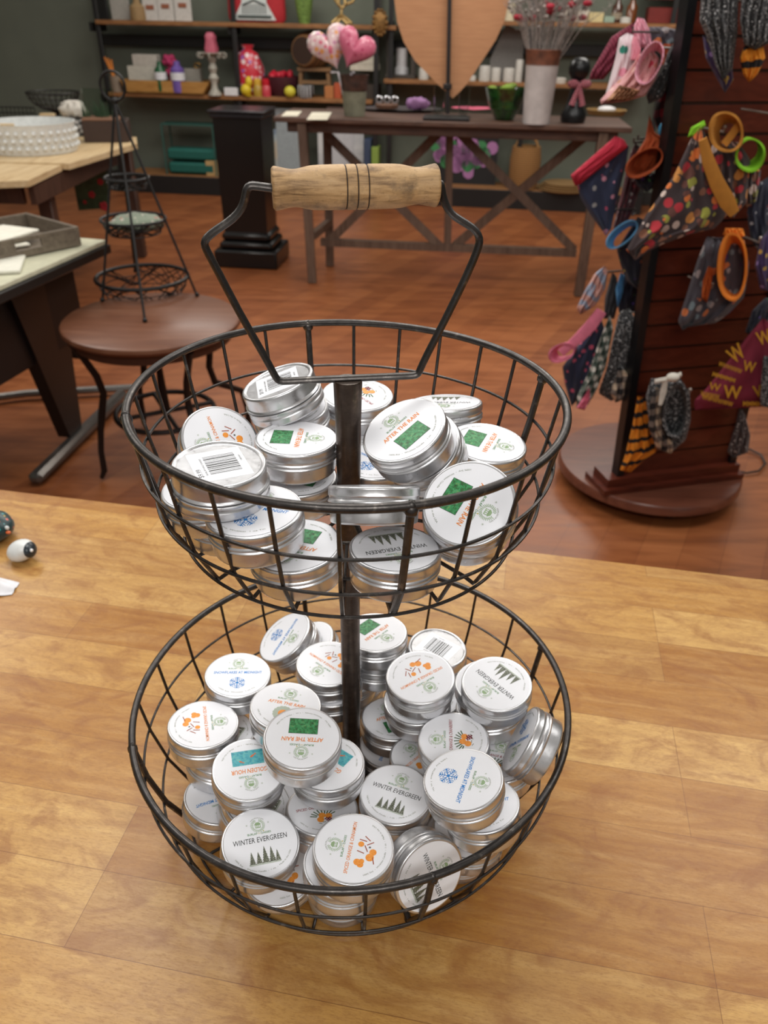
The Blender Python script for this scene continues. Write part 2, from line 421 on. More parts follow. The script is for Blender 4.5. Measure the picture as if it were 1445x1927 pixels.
for c in grooves:
    gm = MB(); gm.tube([A + ax * (c * L_) + q_ @ Vector((.01262 * math.cos(2 * PI * k / 32), .01262 * math.sin(2 * PI * k / 32), 0)) for k in range(32)], .00065, n=6, closed=True)
    gm.build('burnt_groove', plain((38, 30, 26), .8), go)

# ================================================================== CANDLE TINS
TR, TH = .0325, .026
alu = N('spun_aluminium'); v_ = alu.mapping(); nz = alu.noise(v_, 300, 3)
alu.set(Base_Color=srgb(214, 214, 216), Metallic=.9, Roughness=alu.ramp(nz, [(.3, (.27, .27, .27, 1)), (.7, (.36, .36, .36, 1))])); alu.bump(nz, .03, .0002); alu = alu.m
paper = plain((236, 237, 242), .38, var=.01)
INK = dict(green=plain((152, 178, 136), .6, var=.05), brand=plain((72, 132, 62), .6), gold=plain((196, 184, 70), .6), orange=plain((232, 136, 48), .6), red=plain((150, 36, 44), .6),
           blue=plain((30, 128, 204), .6), dark=plain((52, 54, 52), .6), grey=plain((120, 126, 104), .6), pale=plain((186, 196, 180), .6), teal=None, brown=plain((168, 84, 58), .6), leaf=plain((62, 92, 48), .6), berry=plain((122, 24, 44), .5), fish=plain((222, 112, 58), .6))
def pic(name, stops, sc):
    q = N(name); a = q.noise(q.mapping((sc, sc, sc)), 1.0, 5, .65, .6)
    q.set(Base_Color=q.ramp(a, [(p, srgb(*c)) for p, c in stops]), Roughness=.45); return q.m
rainpic = pic('rain_leaf_print', [(.3, (22, 46, 24)), (.42, (44, 92, 44)), (.5, (38, 128, 70)), (.6, (70, 150, 96)), (.68, (120, 132, 60))], 330)
koi = pic('koi_pond_print', [(.35, (56, 140, 156)), (.5, (74, 170, 184)), (.62, (110, 186, 180)), (.75, (150, 170, 110))], 260)
treepic = pic('snowy_tree_print', [(.36, (44, 52, 40)), (.5, (96, 100, 80)), (.6, (150, 152, 140)), (.7, (226, 228, 226))], 1500)
orng = pic('orange_slice_print', [(.3, (224, 128, 34)), (.6, (244, 160, 66)), (.75, (250, 190, 110))], 700)
TXT = {}
def glyphs(body, size, sx=1.0, shear=0.0, bold=0.0):
    cu = bpy.data.curves.new('t', 'FONT'); cu.body = body; cu.size = size; cu.align_x = 'CENTER'; cu.align_y = 'CENTER'; cu.resolution_u = 2; cu.shear = shear; cu.offset = bold
    ob = bpy.data.objects.new('t', cu); COL.objects.link(ob)
    dg = bpy.context.evaluated_depsgraph_get(); me = bpy.data.meshes.new_from_object(ob.evaluated_get(dg))
    vs = [(v.co.x * sx, v.co.y) for v in me.vertices]; fs = [tuple(p.vertices) for p in me.polygons]
    bpy.data.objects.remove(ob); bpy.data.curves.remove(cu); bpy.data.meshes.remove(me); return vs, fs
def text(mb, body, width, height, y, mi, z, arc=None, x=0, bold=.0, shear=0):
    vs, fs = glyphs(body, 1.0, 1.0, shear, bold)
    w = max(v[0] for v in vs) - min(v[0] for v in vs); h = max(v[1] for v in vs) - min(v[1] for v in vs)
    mx = (max(v[0] for v in vs) + min(v[0] for v in vs)) / 2; my = (max(v[1] for v in vs) + min(v[1] for v in vs)) / 2
    out = []
    for a, b in vs:
        a = (a - mx) / w * width; b = (b - my) / h * height
        if arc is None: out.append((x + a, y + b, z))
        elif arc > 0: t = a / arc; out.append(((arc + b) * math.sin(t), y + (arc + b) * math.cos(t), z))
        else: t = a / -arc; out.append(((-arc - b) * math.sin(t), y - (-arc - b) * math.cos(t), z))
    mb.add(out, fs, mi, False)
def quad(mb, cx, cy, w, h, mi, z, rot=0):
    c, s_ = math.cos(rot), math.sin(rot)
    mb.add([(cx + c * a - s_ * b, cy + s_ * a + c * b, z) for a, b in ((-w / 2, -h / 2), (w / 2, -h / 2), (w / 2, h / 2), (-w / 2, h / 2))], [(0, 1, 2, 3)], mi, False)
def disc(mb, cx, cy, r, mi, z, n=14, ry=None):
    mb.add([(cx + r * math.cos(2 * PI * k / n), cy + (ry or r) * math.sin(2 * PI * k / n), z) for k in range(n)], [tuple(range(n))], mi, False)
MATS = [paper, INK['green'], INK['brand'], INK['gold'], INK['orange'], INK['red'], INK['blue'], INK['dark'], INK['grey'], INK['pale'], rainpic, koi, treepic, orng, INK['brown'], INK['leaf'], INK['berry'], INK['fish']]
PAP, GRN, BRD, GLD, ORG, RED, BLU, DRK, GRY, PAL, RAI, KOI, TRE, SLI, BRN, LEF, BER, FIS = range(18)
def label_mesh(kind):
    R = TR; m = MB(); z1 = TH + .00022; z2 = z1 + .0001; z3 = z2 + .00006; rp = .0302
    n = 64; m.add([(rp * math.cos(2 * PI * k / n), rp * math.sin(2 * PI * k / n), z1) for k in range(n)] + [(rp * math.cos(2 * PI * k / n), rp * math.sin(2 * PI * k / n), TH) for k in range(n)],
                  [tuple(range(n))] + [(k, k + n, (k + 1) % n + n, (k + 1) % n) for k in range(n)], 0, False)
    S = rp
    # wreath and little house
    ly = .50 * S
    rnd = random.Random(5)
    for k in range(26):
        t = PI * .62 + (k / 25) * PI * 1.76; rr = S * .165
        for q in (-1, 1):
            a = t + q * .55; cx, cy = rr * math.cos(t), ly + rr * math.sin(t); quad(m, cx + q * .018 * S * math.cos(t), cy + q * .018 * S * math.sin(t), .05 * S, .014 * S, GRN, z2, a + rnd.uniform(-.3, .3))
    quad(m, 0, ly - .02 * S, .15 * S, .11 * S, GRN, z2); m.add([(-.1 * S, ly + .03 * S, z2), (.1 * S, ly + .03 * S, z2), (.04 * S, ly + .1 * S, z2), (-.04 * S, ly + .1 * S, z2)], [(0, 1, 2, 3)], GRN, False)
    for cx in (-.045, 0, .045): quad(m, cx * S, ly - .02 * S, .024 * S, .06 * S, PAP, z3)
    for sx in (-1, 1):
        for k in range(3): quad(m, sx * .3 * S, ly + .05 * S, .06 * S, .008 * S, PAL, z2, k * PI / 3)
    text(m, 'HOME DECOR & GIFTS', .42 * S, .036 * S, ly, GRY, z2, arc=.235 * S)
    by = .265 * S
    text(m, 'BURLAP', .27 * S, .062 * S, by, BRD, z2, x=-.185 * S, bold=.012); text(m, 'AND', .085 * S, .03 * S, by, GLD, z2, x=.0 * S); text(m, 'DAISIES', .27 * S, .062 * S, by, BRD, z2, x=.19 * S, bold=.008)
    quad(m, .13 * S, by + .055 * S, .03 * S, .03 * S, GLD, z2, .7)
    bottom = '100% Soy  -  Wickless Candle  -  1 oz.  -  Made in the USA'
    ty = .08 * S
    def title(s_, w_, h_, mi, bold=.018): text(m, s_, w_ * S * 2, h_ * S, ty, mi, z2, bold=bold, shear=.12)
    if kind == 'rain':
        title('AFTER THE RAIN', .57, .135, ORG); quad(m, 0, -.37 * S, .80 * S, .52 * S, DRK, z2); quad(m, 0, -.37 * S, .78 * S, .50 * S, RAI, z3)
    elif kind == 'sun':
        title('AFTER THE RAIN', .57, .125, ORG)
        for k in range(16): disc(m, .24 * S * math.cos(k * PI / 8), -.35 * S + .24 * S * math.sin(k * PI / 8), .065 * S, PAL, z2)
        disc(m, 0, -.35 * S, .24 * S, PAL, z2 + .00002, 24); disc(m, 0, -.35 * S, .14 * S, SLI, z3, 20)
    elif kind == 'cin':
        title('SPICED ORANGE & CINNAMON', .77, .1, ORG, .012)
        for cx, cy, r in ((-.40, -.16, .095), (-.46, -.25, .085), (.13, -.18, .08), (-.22, -.46, .11), (-.06, -.52, .095), (-.36, -.27, .07)): disc(m, cx * S, cy * S, r * S, SLI, z2 + .00001 * (cx + 1))
        for cx, cy, a in ((-.1, -.2, 1.3), (.02, -.33, .5), (.25, -.22, 1.4), (.18, -.42, -1.0), (-.3, -.56, .3), (.32, -.33, .9)): quad(m, cx * S, cy * S, .2 * S, .026 * S, BRN, z3, a)
        for k in range(3): quad(m, .07 * S, -.42 * S, .07 * S, .012 * S, DRK, z3, k * PI / 3)
    elif kind == 'cran':
        title('SPICED ORANGE & CRANBERRY', .77, .1, RED, .012)
        for k in range(9): a = .35 + k * .31; quad(m, (-.05 + .3 * math.cos(a)) * S, (-.33 + .22 * math.sin(a)) * S, .2 * S, .035 * S, LEF, z2, a)
        for k, (cx, cy) in enumerate(((-.08, -.27), (.1, -.33), (-.16, -.42))): disc(m, cx * S, cy * S, .105 * S, SLI, z3 + .00001 * k)
        for k in range(11): disc(m, (-.02 + .045 * (k % 4) + .03 * (k // 4)) * S, (-.42 - .055 * (k // 4) + .02 * (k % 2)) * S, .028 * S, BER, z3 + .00004, 8)
        for k in range(5): quad(m, (-.2 + .12 * k) * S, (-.56 + .03 * (k % 2)) * S, .1 * S, .02 * S, GRY, z2, -.6 + .5 * k)
    elif kind == 'snow':
        bottom = '100% Soy  Wickless  1 oz Tin'
        title('SNOWFLAKES AT MIDNIGHT', .78, .12, BLU)
        cy = -.4 * S
        for k in range(6):
            a = k * PI / 3 + PI / 6; c, s_ = math.cos(a), math.sin(a)
            quad(m, .125 * S * c, cy + .125 * S * s_, .25 * S, .022 * S, BLU, z2, a)
            for r_, ln in ((.09, .09), (.15, .12), (.205, .08)):
                for sg in (-1, 1):
                    b = a + sg * PI / 3.2; quad(m, r_ * S * c + ln / 2 * S * math.cos(b), cy + r_ * S * s_ + ln / 2 * S * math.sin(b), ln * S, .018 * S, BLU, z2, b)
            disc(m, .235 * S * c, cy + .235 * S * s_, .022 * S, BLU, z3, 6)
        disc(m, 0, cy, .045 * S, BLU, z3, 6)
    elif kind == 'ever':
        title('WINTER EVERGREEN', .74, .155, DRK, .004)
        for cx, h, w_ in ((-.31, .38, .2), (-.13, .36, .2), (.05, .5, .23), (.23, .46, .22), (.38, .34, .17)):
            pts = [(cx * S, (-.62 + h) * S, z2)]; L2 = []; R2 = []
            for k in range(1, 8):
                u = k / 7; yy = (-.62 + h * (1 - u) + .035) * S
                R2 += [((cx + w_ / 2 * u) * S, yy - .03 * S, z2), ((cx + w_ / 2 * u * .62) * S, yy - .022 * S, z2)]
                L2 += [((cx - w_ / 2 * u) * S, yy - .03 * S, z2), ((cx - w_ / 2 * u * .62) * S, yy - .022 * S, z2)]
            poly = pts + R2 + L2[::-1]; m.add(poly, [tuple(range(len(poly)))[::-1]], TRE, False)
        quad(m, .02 * S, -.63 * S, .85 * S, .03 * S, PAL, z2 - .00004)
    elif kind == 'gold':
        title('GOLDEN HOUR', .52, .15, ORG); quad(m, 0, -.37 * S, .92 * S, .50 * S, KOI, z2)
        for cx, cy, a, r in ((-.15, -.42, .6, .1), (.2, -.25, -.5, .075)):
            c, s_ = math.cos(a), math.sin(a)
            pts = [(r * 1.0, 0), (r * .5, r * .32), (-r * .4, r * .22), (-r * .7, r * .1), (-r * 1.2, r * .4), (-r * 1.05, 0), (-r * 1.2, -r * .4), (-r * .7, -r * .1), (-r * .4, -r * .22), (r * .5, -r * .32)]
            m.add([((cx + c * a_ - s_ * b_) * S, (cy + s_ * a_ + c * b_) * S, z3) for a_, b_ in pts], [tuple(range(10))], FIS, False)
    text(m, bottom, (1.85 if kind != 'snow' else 1.25) * S, .055 * S, 0, GRY, z2, arc=-.84 * S)
    return m
RK = 84
def lid_mesh():
    m = MB(); prof = [(.0, TH - .00008), (.0306, TH - .00008), (.0313, TH), (.0319, TH - .0003), (.03235, TH - .0010), (.03245, TH - .0017)]
    m.lathe(prof, n=64)
    # knurled band
    vs = []; fs = []; n = RK * 2
    zs = [TH - .0017, TH - .0024, TH - .0056, TH - .0063]
    for k in range(n):
        t = 2 * PI * k / n; d = .00028 if k % 2 else 0
        for i, z in enumerate(zs): rr = .03245 - (d if i in (1, 2) else 0); vs.append((rr * math.cos(t), rr * math.sin(t), z))
    for k in range(n):
        j = (k + 1) % n
        for i in range(3): fs.append((k * 4 + i, j * 4 + i, j * 4 + i + 1, k * 4 + i + 1)[::-1])
    m.add(vs, fs, 0, False)
    m.lathe([(.03245, TH - .0063), (.0318, TH - .0072), (.0317, TH - .0088), (.03235, TH - .0096), (.0327, TH - .0103), (.0327, TH - .0109), (.0322, TH - .0114), (.0310, TH - .0112), (.0309, TH - .004)], n=64)
    return m
def body_mesh():
    m = MB(); m.lathe([(.0306, TH - .006), (.0309, TH - .0112), (.0322, TH - .0122), (.0327, TH - .0130), (.0322, TH - .0138), (.0313, TH - .0146), (.0312, TH - .020), (.0311, .0022), (.0308, .0009), (.0300, .0002), (.0292, .0), (.0284, .0003), (.0272, .0014), (0, .0016)], n=64)
    return m
def sticker_mesh():
    m = MB(); z = .0014
    def q(cx, cy, w_, h_, mi, zz): m.add([(cx - w_ / 2, cy - h_ / 2, zz), (cx - w_ / 2, cy + h_ / 2, zz), (cx + w_ / 2, cy + h_ / 2, zz), (cx + w_ / 2, cy - h_ / 2, zz)], [(0, 1, 2, 3)], mi, False)
    m.box((0, 0, z), (.0375, .036, .0002), bev=.00005); zz = z - .00016; x = -.012; rnd = random.Random(3)
    while x < .0115:
        w_ = rnd.choice((.0004, .0005, .0009, .0012)); q(x + w_ / 2, -.002, w_, .021, 1, zz); x += w_ + rnd.choice((.0005, .0008, .0011))
    def tx(s_, w_, h_, x0, y0, mi=1):
        vs, fs = glyphs(s_, 1.0); W = max(v[0] for v in vs) - min(v[0] for v in vs); HH = max(v[1] for v in vs) - min(v[1] for v in vs)
        mx = (max(v[0] for v in vs) + min(v[0] for v in vs)) / 2; my = (max(v[1] for v in vs) + min(v[1] for v in vs)) / 2
        m.add([(-(x0 + (a - mx) / W * w_), y0 + (b - my) / HH * h_, zz) for a, b in vs], [f[::-1] for f in fs], mi, False)
    tx('$9.99', .0105, .0038, -.0075, .0145); tx('BURLAP AND DAISIES', .022, .0012, .0, .0106, 1); tx('1001001', .0075, .0013, .004, -.0152)
    return m
PROTO = {}
LIDM = lid_mesh(); BODM = body_mesh()
lid_data = body_data = None
def proto(kind):
    global lid_data, body_data
    r = thing('candle_tin', 'tin', 'candle tin', (0, 0, 0), 'candle tins in the two-tier basket')
    if lid_data is None:
        b = recalc(BODM.build('body', alu, r)); l = recalc(LIDM.build('lid', alu, r)); body_data, lid_data = b.data, l.data
    else:
        b = bpy.data.objects.new('body', body_data); l = bpy.data.objects.new('lid', lid_data)
        for o in (b, l): COL.objects.link(o); o.parent = r
    if kind == 'bar':
        st = sticker_mesh().build('price_sticker', [paper, INK['dark']], b); st['label'] = 'white price sticker with barcode'
    if kind not in ('bar', 'plain'):
        lb = label_mesh(kind).build('label', MATS, l)
    return r
TINS = [  # face centre relative to the camera foot, face normal, direction in which the print points up
('UA','bar',(-0.0902,0.5896,-0.2519),(-0.314,-0.04,0.949),(-0.927,-0.203,-0.316)),
('UB','cin',(-0.1337,0.5571,-0.2915),(0.403,-0.484,0.777),(-0.807,-0.588,0.052)),
('UC','bar',(-0.109,0.442,-0.2474),(0.033,-0.026,0.999),(-0.899,-0.438,0.018)),
('UD','rain',(-0.0701,0.5382,-0.2777),(0.012,0.033,0.999),(1,-0.02,-0.011)),
('UE','cran',(-0.0257,0.6402,-0.285),(0.044,-0.063,0.997),(-0.732,-0.681,-0.011)),
('UF','rain',(0.0128,0.5063,-0.2527),(-0.382,-0.262,0.886),(-0.572,0.82,-0.004)),
('UG','ever',(0.0513,0.6162,-0.2804),(-0.054,0.201,0.978),(-0.164,-0.968,0.19)),
('UH','rain',(0.0822,0.5546,-0.2867),(0.071,-0.042,0.997),(0.927,-0.367,-0.081)),
('UI','rain',(0.0575,0.4456,-0.2774),(-0.253,-0.537,0.805),(0.815,-0.567,-0.122)),
('UJ','plain',(-0.0072,0.4657,-0.2771),(-0.012,0.488,0.873),(-0.014,0.873,-0.488)),
('UK','snow',(-0.086,0.4277,-0.2748),(-0.066,-0.014,0.998),(0.298,0.954,0.033)),
('UN','rain',(-0.0607,0.4322,-0.3053),(-0.063,-0.006,0.998),(-0.336,-0.942,-0.027)),
('UO','ever',(0.0083,0.4377,-0.3103),(0.027,0.084,0.996),(0.342,-0.937,0.07)),
('UP','snow',(-0.0078,0.5663,-0.3124),(-0.005,0.019,1),(0.596,0.803,-0.012)),
('L1','snow',(-0.1413,0.5514,-0.5476),(0.068,0.038,0.997),(-0.111,0.993,-0.031)),
('L2','cin',(-0.1631,0.4905,-0.5509),(0.069,0.101,0.993),(0.958,0.27,-0.094)),
('L3','snow',(-0.1037,0.6142,-0.5535),(-0.524,-0.088,0.847),(0.709,-0.596,0.377)),
('L4','rain',(-0.0816,0.626,-0.5738),(-0.439,-0.056,0.897),(0.771,-0.536,0.344)),
('L5','cin',(-0.0527,0.5653,-0.5433),(0.011,0.002,1),(-0.629,-0.777,0.009)),
('L6','sun',(-0.0857,0.4916,-0.526),(0.072,0.085,0.994),(0.163,0.982,-0.096)),
('L7','rain',(-0.0636,0.433,-0.5001),(0.068,-0.031,0.997),(0.014,-0.999,-0.032)),
('L8','gold',(-0.1141,0.4456,-0.5564),(0.1,-0.064,0.993),(0.265,-0.96,-0.089)),
('L9','gold',(-0.0449,0.4496,-0.551),(0.026,0.054,0.998),(-0.573,-0.817,0.06)),
('L10','snow',(-0.1521,0.4668,-0.6254),(0.198,0.123,0.972),(0.552,-0.834,-0.007)),
('L11','ever',(-0.0964,0.3857,-0.5734),(0.145,-0.04,0.989),(-0.307,0.948,0.083)),
('L12','cran',(-0.0497,0.4319,-0.5913),(0.053,0.192,0.98),(-0.333,0.928,-0.164)),
('L13','cin',(-0.0189,0.366,-0.5488),(0.03,0.038,0.999),(-0.99,0.136,0.025)),
('L14','cran',(-0.0278,0.3711,-0.5763),(0.031,0.061,0.998),(-0.86,0.51,-0.005)),
('L5b','rain',(-0.051,0.5632,-0.5697),(0.024,0.009,1),(0.45,0.893,-0.019)),
('L22b','rain',(0.0354,0.5281,-0.553),(-0.052,-0.026,0.998),(0.559,0.828,0.051)),
('L15','ever',(0.0151,0.4379,-0.5764),(-0.007,0.004,1),(0.349,0.937,-0.001)),
('L16','snow',(0.0668,0.4013,-0.5086),(-0.163,0.062,0.985),(0.924,-0.341,0.174)),
('L17','snow',(0.0857,0.4107,-0.551),(-0.159,0.142,0.977),(0.041,0.99,-0.137)),
('L18','ever',(0.0438,0.3714,-0.5942),(0.481,-0.792,0.375),(0.813,0.563,0.149)),
('L19','snow',(0.1249,0.4691,-0.5388),(-0.882,0.283,0.377),(-0.418,-0.839,-0.348)),
('L20','ever',(0.1065,0.5109,-0.512),(-0.069,-0.088,0.994),(-0.753,-0.649,-0.11)),
('L22','cin',(0.037,0.5234,-0.518),(-0.041,-0.09,0.995),(0.546,-0.836,-0.052)),
('L23','bar',(0.0591,0.6044,-0.5558),(0.056,0.006,0.998),(-0.569,-0.821,0.037)),
('L24','rain',(-0.0065,0.584,-0.5174),(0.001,0.084,0.996),(0.761,-0.647,0.054)),
('L25','snow',(-0.0348,0.6064,-0.5955),(0.013,-0.001,1),(0.201,0.979,-0.002)),
('L26','rain',(0.0126,0.5516,-0.6051),(0.01,0.07,0.997),(-0.386,0.92,-0.061)),
('L27','cran',(0.0664,0.472,-0.5445),(-0.086,-0.011,0.996),(-0.995,0.049,-0.085)),
('L28','cin',(0.0419,0.496,-0.5957),(-0.035,0.145,0.989),(-0.753,0.647,-0.122)),
('L29','cran',(0.1108,0.4846,-0.5833),(-0.137,0.131,0.982),(0.367,0.927,-0.072)),
('UD2','rain',(-0.0712,0.5391,-0.3127),(0.008,-0.001,1),(-0.95,0.311,0.008)),
('UL','rain',(-0.1289,0.4755,-0.2854),(-0.095,-0.026,0.995),(-0.945,0.318,-0.081)),
('UL2','cin',(-0.1192,0.4908,-0.3123),(-0.019,-0.004,1),(-0.95,0.313,-0.016)),
('UF2','ever',(0.0262,0.5237,-0.2757),(-0.415,-0.398,0.819),(-0.897,0.333,-0.292)),
('UA2','cin',(-0.0821,0.6023,-0.283),(-0.121,-0.066,0.99),(-0.941,0.325,-0.093)),
('UI2','cran',(0.0599,0.4722,-0.3018),(-0.156,-0.393,0.906),(-0.953,0.301,-0.034)),
('UE2','rain',(-0.0297,0.6281,-0.3129),(0,-0,1),(-0.951,0.31,0)),
('L13d','ever',(-0.0309,0.4,-0.6449),(-0.001,-0,1),(-0.949,0.315,-0)),
('L22c','cin',(0.0494,0.5604,-0.5804),(0.029,0.053,0.998),(-0.946,0.324,0.01)),
('L20b','snow',(0.1038,0.538,-0.5384),(-0.094,0.018,0.995),(-0.943,0.319,-0.094)),
('L20c','cran',(0.1066,0.537,-0.5674),(-0.127,0.248,0.96),(-0.939,0.282,-0.197)),
('L17b','snow',(0.0811,0.4269,-0.6071),(-0.043,0.03,0.999),(-0.94,0.338,-0.051)),
('L17c','ever',(0.0753,0.4368,-0.6369),(0.119,-0.074,0.99),(-0.936,0.324,0.136)),
('L11b','cin',(-0.0847,0.3926,-0.619),(-0.015,-0.252,0.968),(-0.945,0.32,0.069)),
('L24b','ever',(-0.0048,0.6083,-0.5451),(0.03,0.016,0.999),(-0.947,0.32,0.024)),
('L24c','cin',(-0.0055,0.6086,-0.5706),(0.036,0.012,0.999),(-0.947,0.32,0.03)),
('L25b','snow',(-0.0296,0.6149,-0.6208),(0.009,-0.004,1),(-0.949,0.315,0.01)),
('L2b','ever',(-0.1525,0.5063,-0.579),(0.078,0.112,0.991),(-0.949,0.314,0.04)),
('L2c','ever',(-0.1546,0.5035,-0.6044),(0.154,0.202,0.967),(-0.943,0.323,0.082)),
('L6d','snow',(-0.0895,0.5042,-0.6393),(0.114,0.144,0.983),(-0.948,0.312,0.064)),
('L8c','ever',(-0.1111,0.45,-0.6066),(0.381,0.028,0.924),(-0.88,0.319,0.353)),
('L26c','snow',(0.0106,0.5507,-0.6449),(-0,0,1),(-0.948,0.318,-0))]
TINLAB = {
 'UA': 'upside-down candle tin with barcode sticker, tilted at the back left of the upper basket',
 'UB': 'candle tin leaning against the left wires of the upper basket, orange cinnamon lettering',
 'UC': 'large upside-down candle tin with barcode sticker at front left of the upper basket',
 'UD': 'After the Rain tin topping the stack just left of the pole, upper basket',
 'UE': 'fruit-print candle tin half hidden behind the pole top in the upper basket',
 'UF': 'tilted After the Rain candle tin right of the pole, highest in the upper basket',
 'UG': 'flat-lying Winter Evergreen candle tin at the back right of the upper basket',
 'UH': 'level After the Rain candle tin near the right back wires of the upper basket',
 'UI': 'After the Rain candle tin leaning towards the front right of the upper basket',
 'UJ': 'candle tin seen edge-on in front of the pole in the upper basket',
 'UK': 'Snowflakes at Midnight candle tin behind the front left rim of the upper basket',
 'UN': 'After the Rain candle tin lowest at the front left of the pole, upper basket',
 'UO': 'Winter Evergreen candle tin low at the front of the upper basket, right of the pole',
 'UP': 'Snowflakes tin glimpsed between the pole and the tilted After the Rain tin, upper basket',
 'UD2': 'second tin down in the stack just left of the pole in the upper basket',
 'UL': 'candle tin directly under the large barcode tin in the upper basket',
 'UL2': 'lowest candle tin at the left of the upper basket, seen through the wires',
 'UF2': 'tin seen edge-on under the tilted After the Rain tin, upper basket right of the pole',
 'UA2': 'candle tin directly beneath the tilted barcode tin at the back of the upper basket',
 'UI2': 'candle tin underneath the leaning tin at the front right of the upper basket',
 'UE2': 'candle tin under the fruit-print tin behind the pole in the upper basket',
 'L1': 'Snowflakes at Midnight candle tin near the left back wires of the lower basket',
 'L2': 'Spiced Orange and Cinnamon candle tin farthest left in the lower basket',
 'L3': 'steeply tilted Snowflakes candle tin at the back left of the lower basket',
 'L4': 'tilted tin tucked behind the steep Snowflakes tin at the back of the lower basket',
 'L5': 'Spiced Orange and Cinnamon candle tin touching the left of the pole, lower basket',
 'L5b': 'candle tin under the cinnamon tin that touches the left of the pole, lower basket',
 'L6': 'sun-print After the Rain candle tin partly covered by another, left centre of the lower basket',
 'L7': 'After the Rain candle tin with green picture, topmost of the heap left of the pole',
 'L8': 'Golden Hour candle tin with full teal picture, left side of the lower basket',
 'L9': 'Golden Hour candle tin half covered, just left of and before the pole, lower basket',
 'L10': 'Midnight candle tin low against the left front wires of the lower basket',
 'L11': 'Winter Evergreen candle tin at the front left of the lower basket behind the rim',
 'L12': 'cranberry candle tin deep between the front tins of the lower basket',
 'L13': 'large upright-facing Spiced Orange and Cinnamon candle tin at the very front of the lower basket',
 'L14': 'white-lidded tin directly under the frontmost cinnamon tin, sticking out to its left',
 'L22b': 'second tin in the stack right of the pole, under the cinnamon tin, lower basket',
 'L15': 'Winter Evergreen candle tin in the middle of the lower basket, right of the pole foot',
 'L16': 'Snowflakes at Midnight candle tin on top at the right front of the lower basket',
 'L17': 'candle tin under the right front Snowflakes tin, showing part of a blue flake',
 'L18': 'Winter Evergreen candle tin leaning outwards on the front right wires of the lower basket',
 'L19': 'candle tin standing almost on edge at the far right of the lower basket',
 'L20': 'Winter Evergreen candle tin topping the stack at the right back of the lower basket',
 'L22': 'Spiced Orange and Cinnamon candle tin topping the stack right of the pole, lower basket',
 'L23': 'upside-down barcode candle tin at the back right of the lower basket',
 'L24': 'After the Rain candle tin at the back of the lower basket right behind the pole',
 'L25': 'tin peeking out behind the right edge of the pole, lower basket',
 'L26': 'dim flat candle tin lying deep beside the pole on its right, lower basket',
 'L27': 'Spiced Orange and Cranberry candle tin with bright fruit print, right half of the lower basket',
 'L28': 'candle tin mostly covered by the cranberry and evergreen tins in the middle right',
 'L29': 'candle tin deep between the edge-standing tin and the cranberry tin, lower basket',
 'L13d': 'bottom tin of the frontmost stack in the lower basket, seen through the wires',
 'L20c': 'lowest visible tin of the stack at the right back of the lower basket',
 'L20b': 'tin second in the stack at the right back of the lower basket',
 'L17b': 'second tin below the right front Snowflakes tin, seen through the basket wires',
 'L17c': 'bottom tin of the pile under the right front Snowflakes tin',
 'L11b': 'tin beneath the front left Winter Evergreen tin, orange print seen through the wires',
 'L24b': 'tin just under the After the Rain tin behind the pole, lower basket',
 'L24c': 'third tin down in the stack behind the pole, lower basket',
 'L25b': 'tin beneath the one peeking out right of the pole, lower basket',
 'L2b': 'tin directly under the farthest left cinnamon tin, lower basket',
 'L2c': 'bottom tin of the farthest left stack in the lower basket',
 'L8c': 'bottom tin underneath the full Golden Hour tin on the left, lower basket',
 'L6d': 'bottom tin glimpsed between the Golden Hour tins on the left, lower basket',
 'L22c': 'third tin down in the stack right of the pole, lower basket',
 'L26c': 'bottom tin under the dim flat tin beside the pole, lower basket',
}

used_proto = set()
for nm, kind, c, n_, u_ in TINS:
    if kind not in PROTO: PROTO[kind] = proto(kind); r = PROTO[kind]; 
    else: r = copy_tree(PROTO[kind])
    n_ = Vector(n_).normalized(); u_ = Vector(u_); u_ = (u_ - n_ * u_.dot(n_)).normalized(); c = Vector(c) + Vector((0, 0, H))
    if kind == 'bar': zax = -n_; loc = c
    else: zax = n_; loc = c - n_ * TH
    xax = u_.cross(zax); M = Matrix((xax, u_, zax)).transposed().to_4x4(); M.translation = loc
    r.matrix_world = M
    d_ = TINLAB.get(nm, None)
    r['label'] = d_ if d_ else 'silver candle tin low in the heap in the %s basket' % ('upper' if nm[0] == 'U' else 'lower')

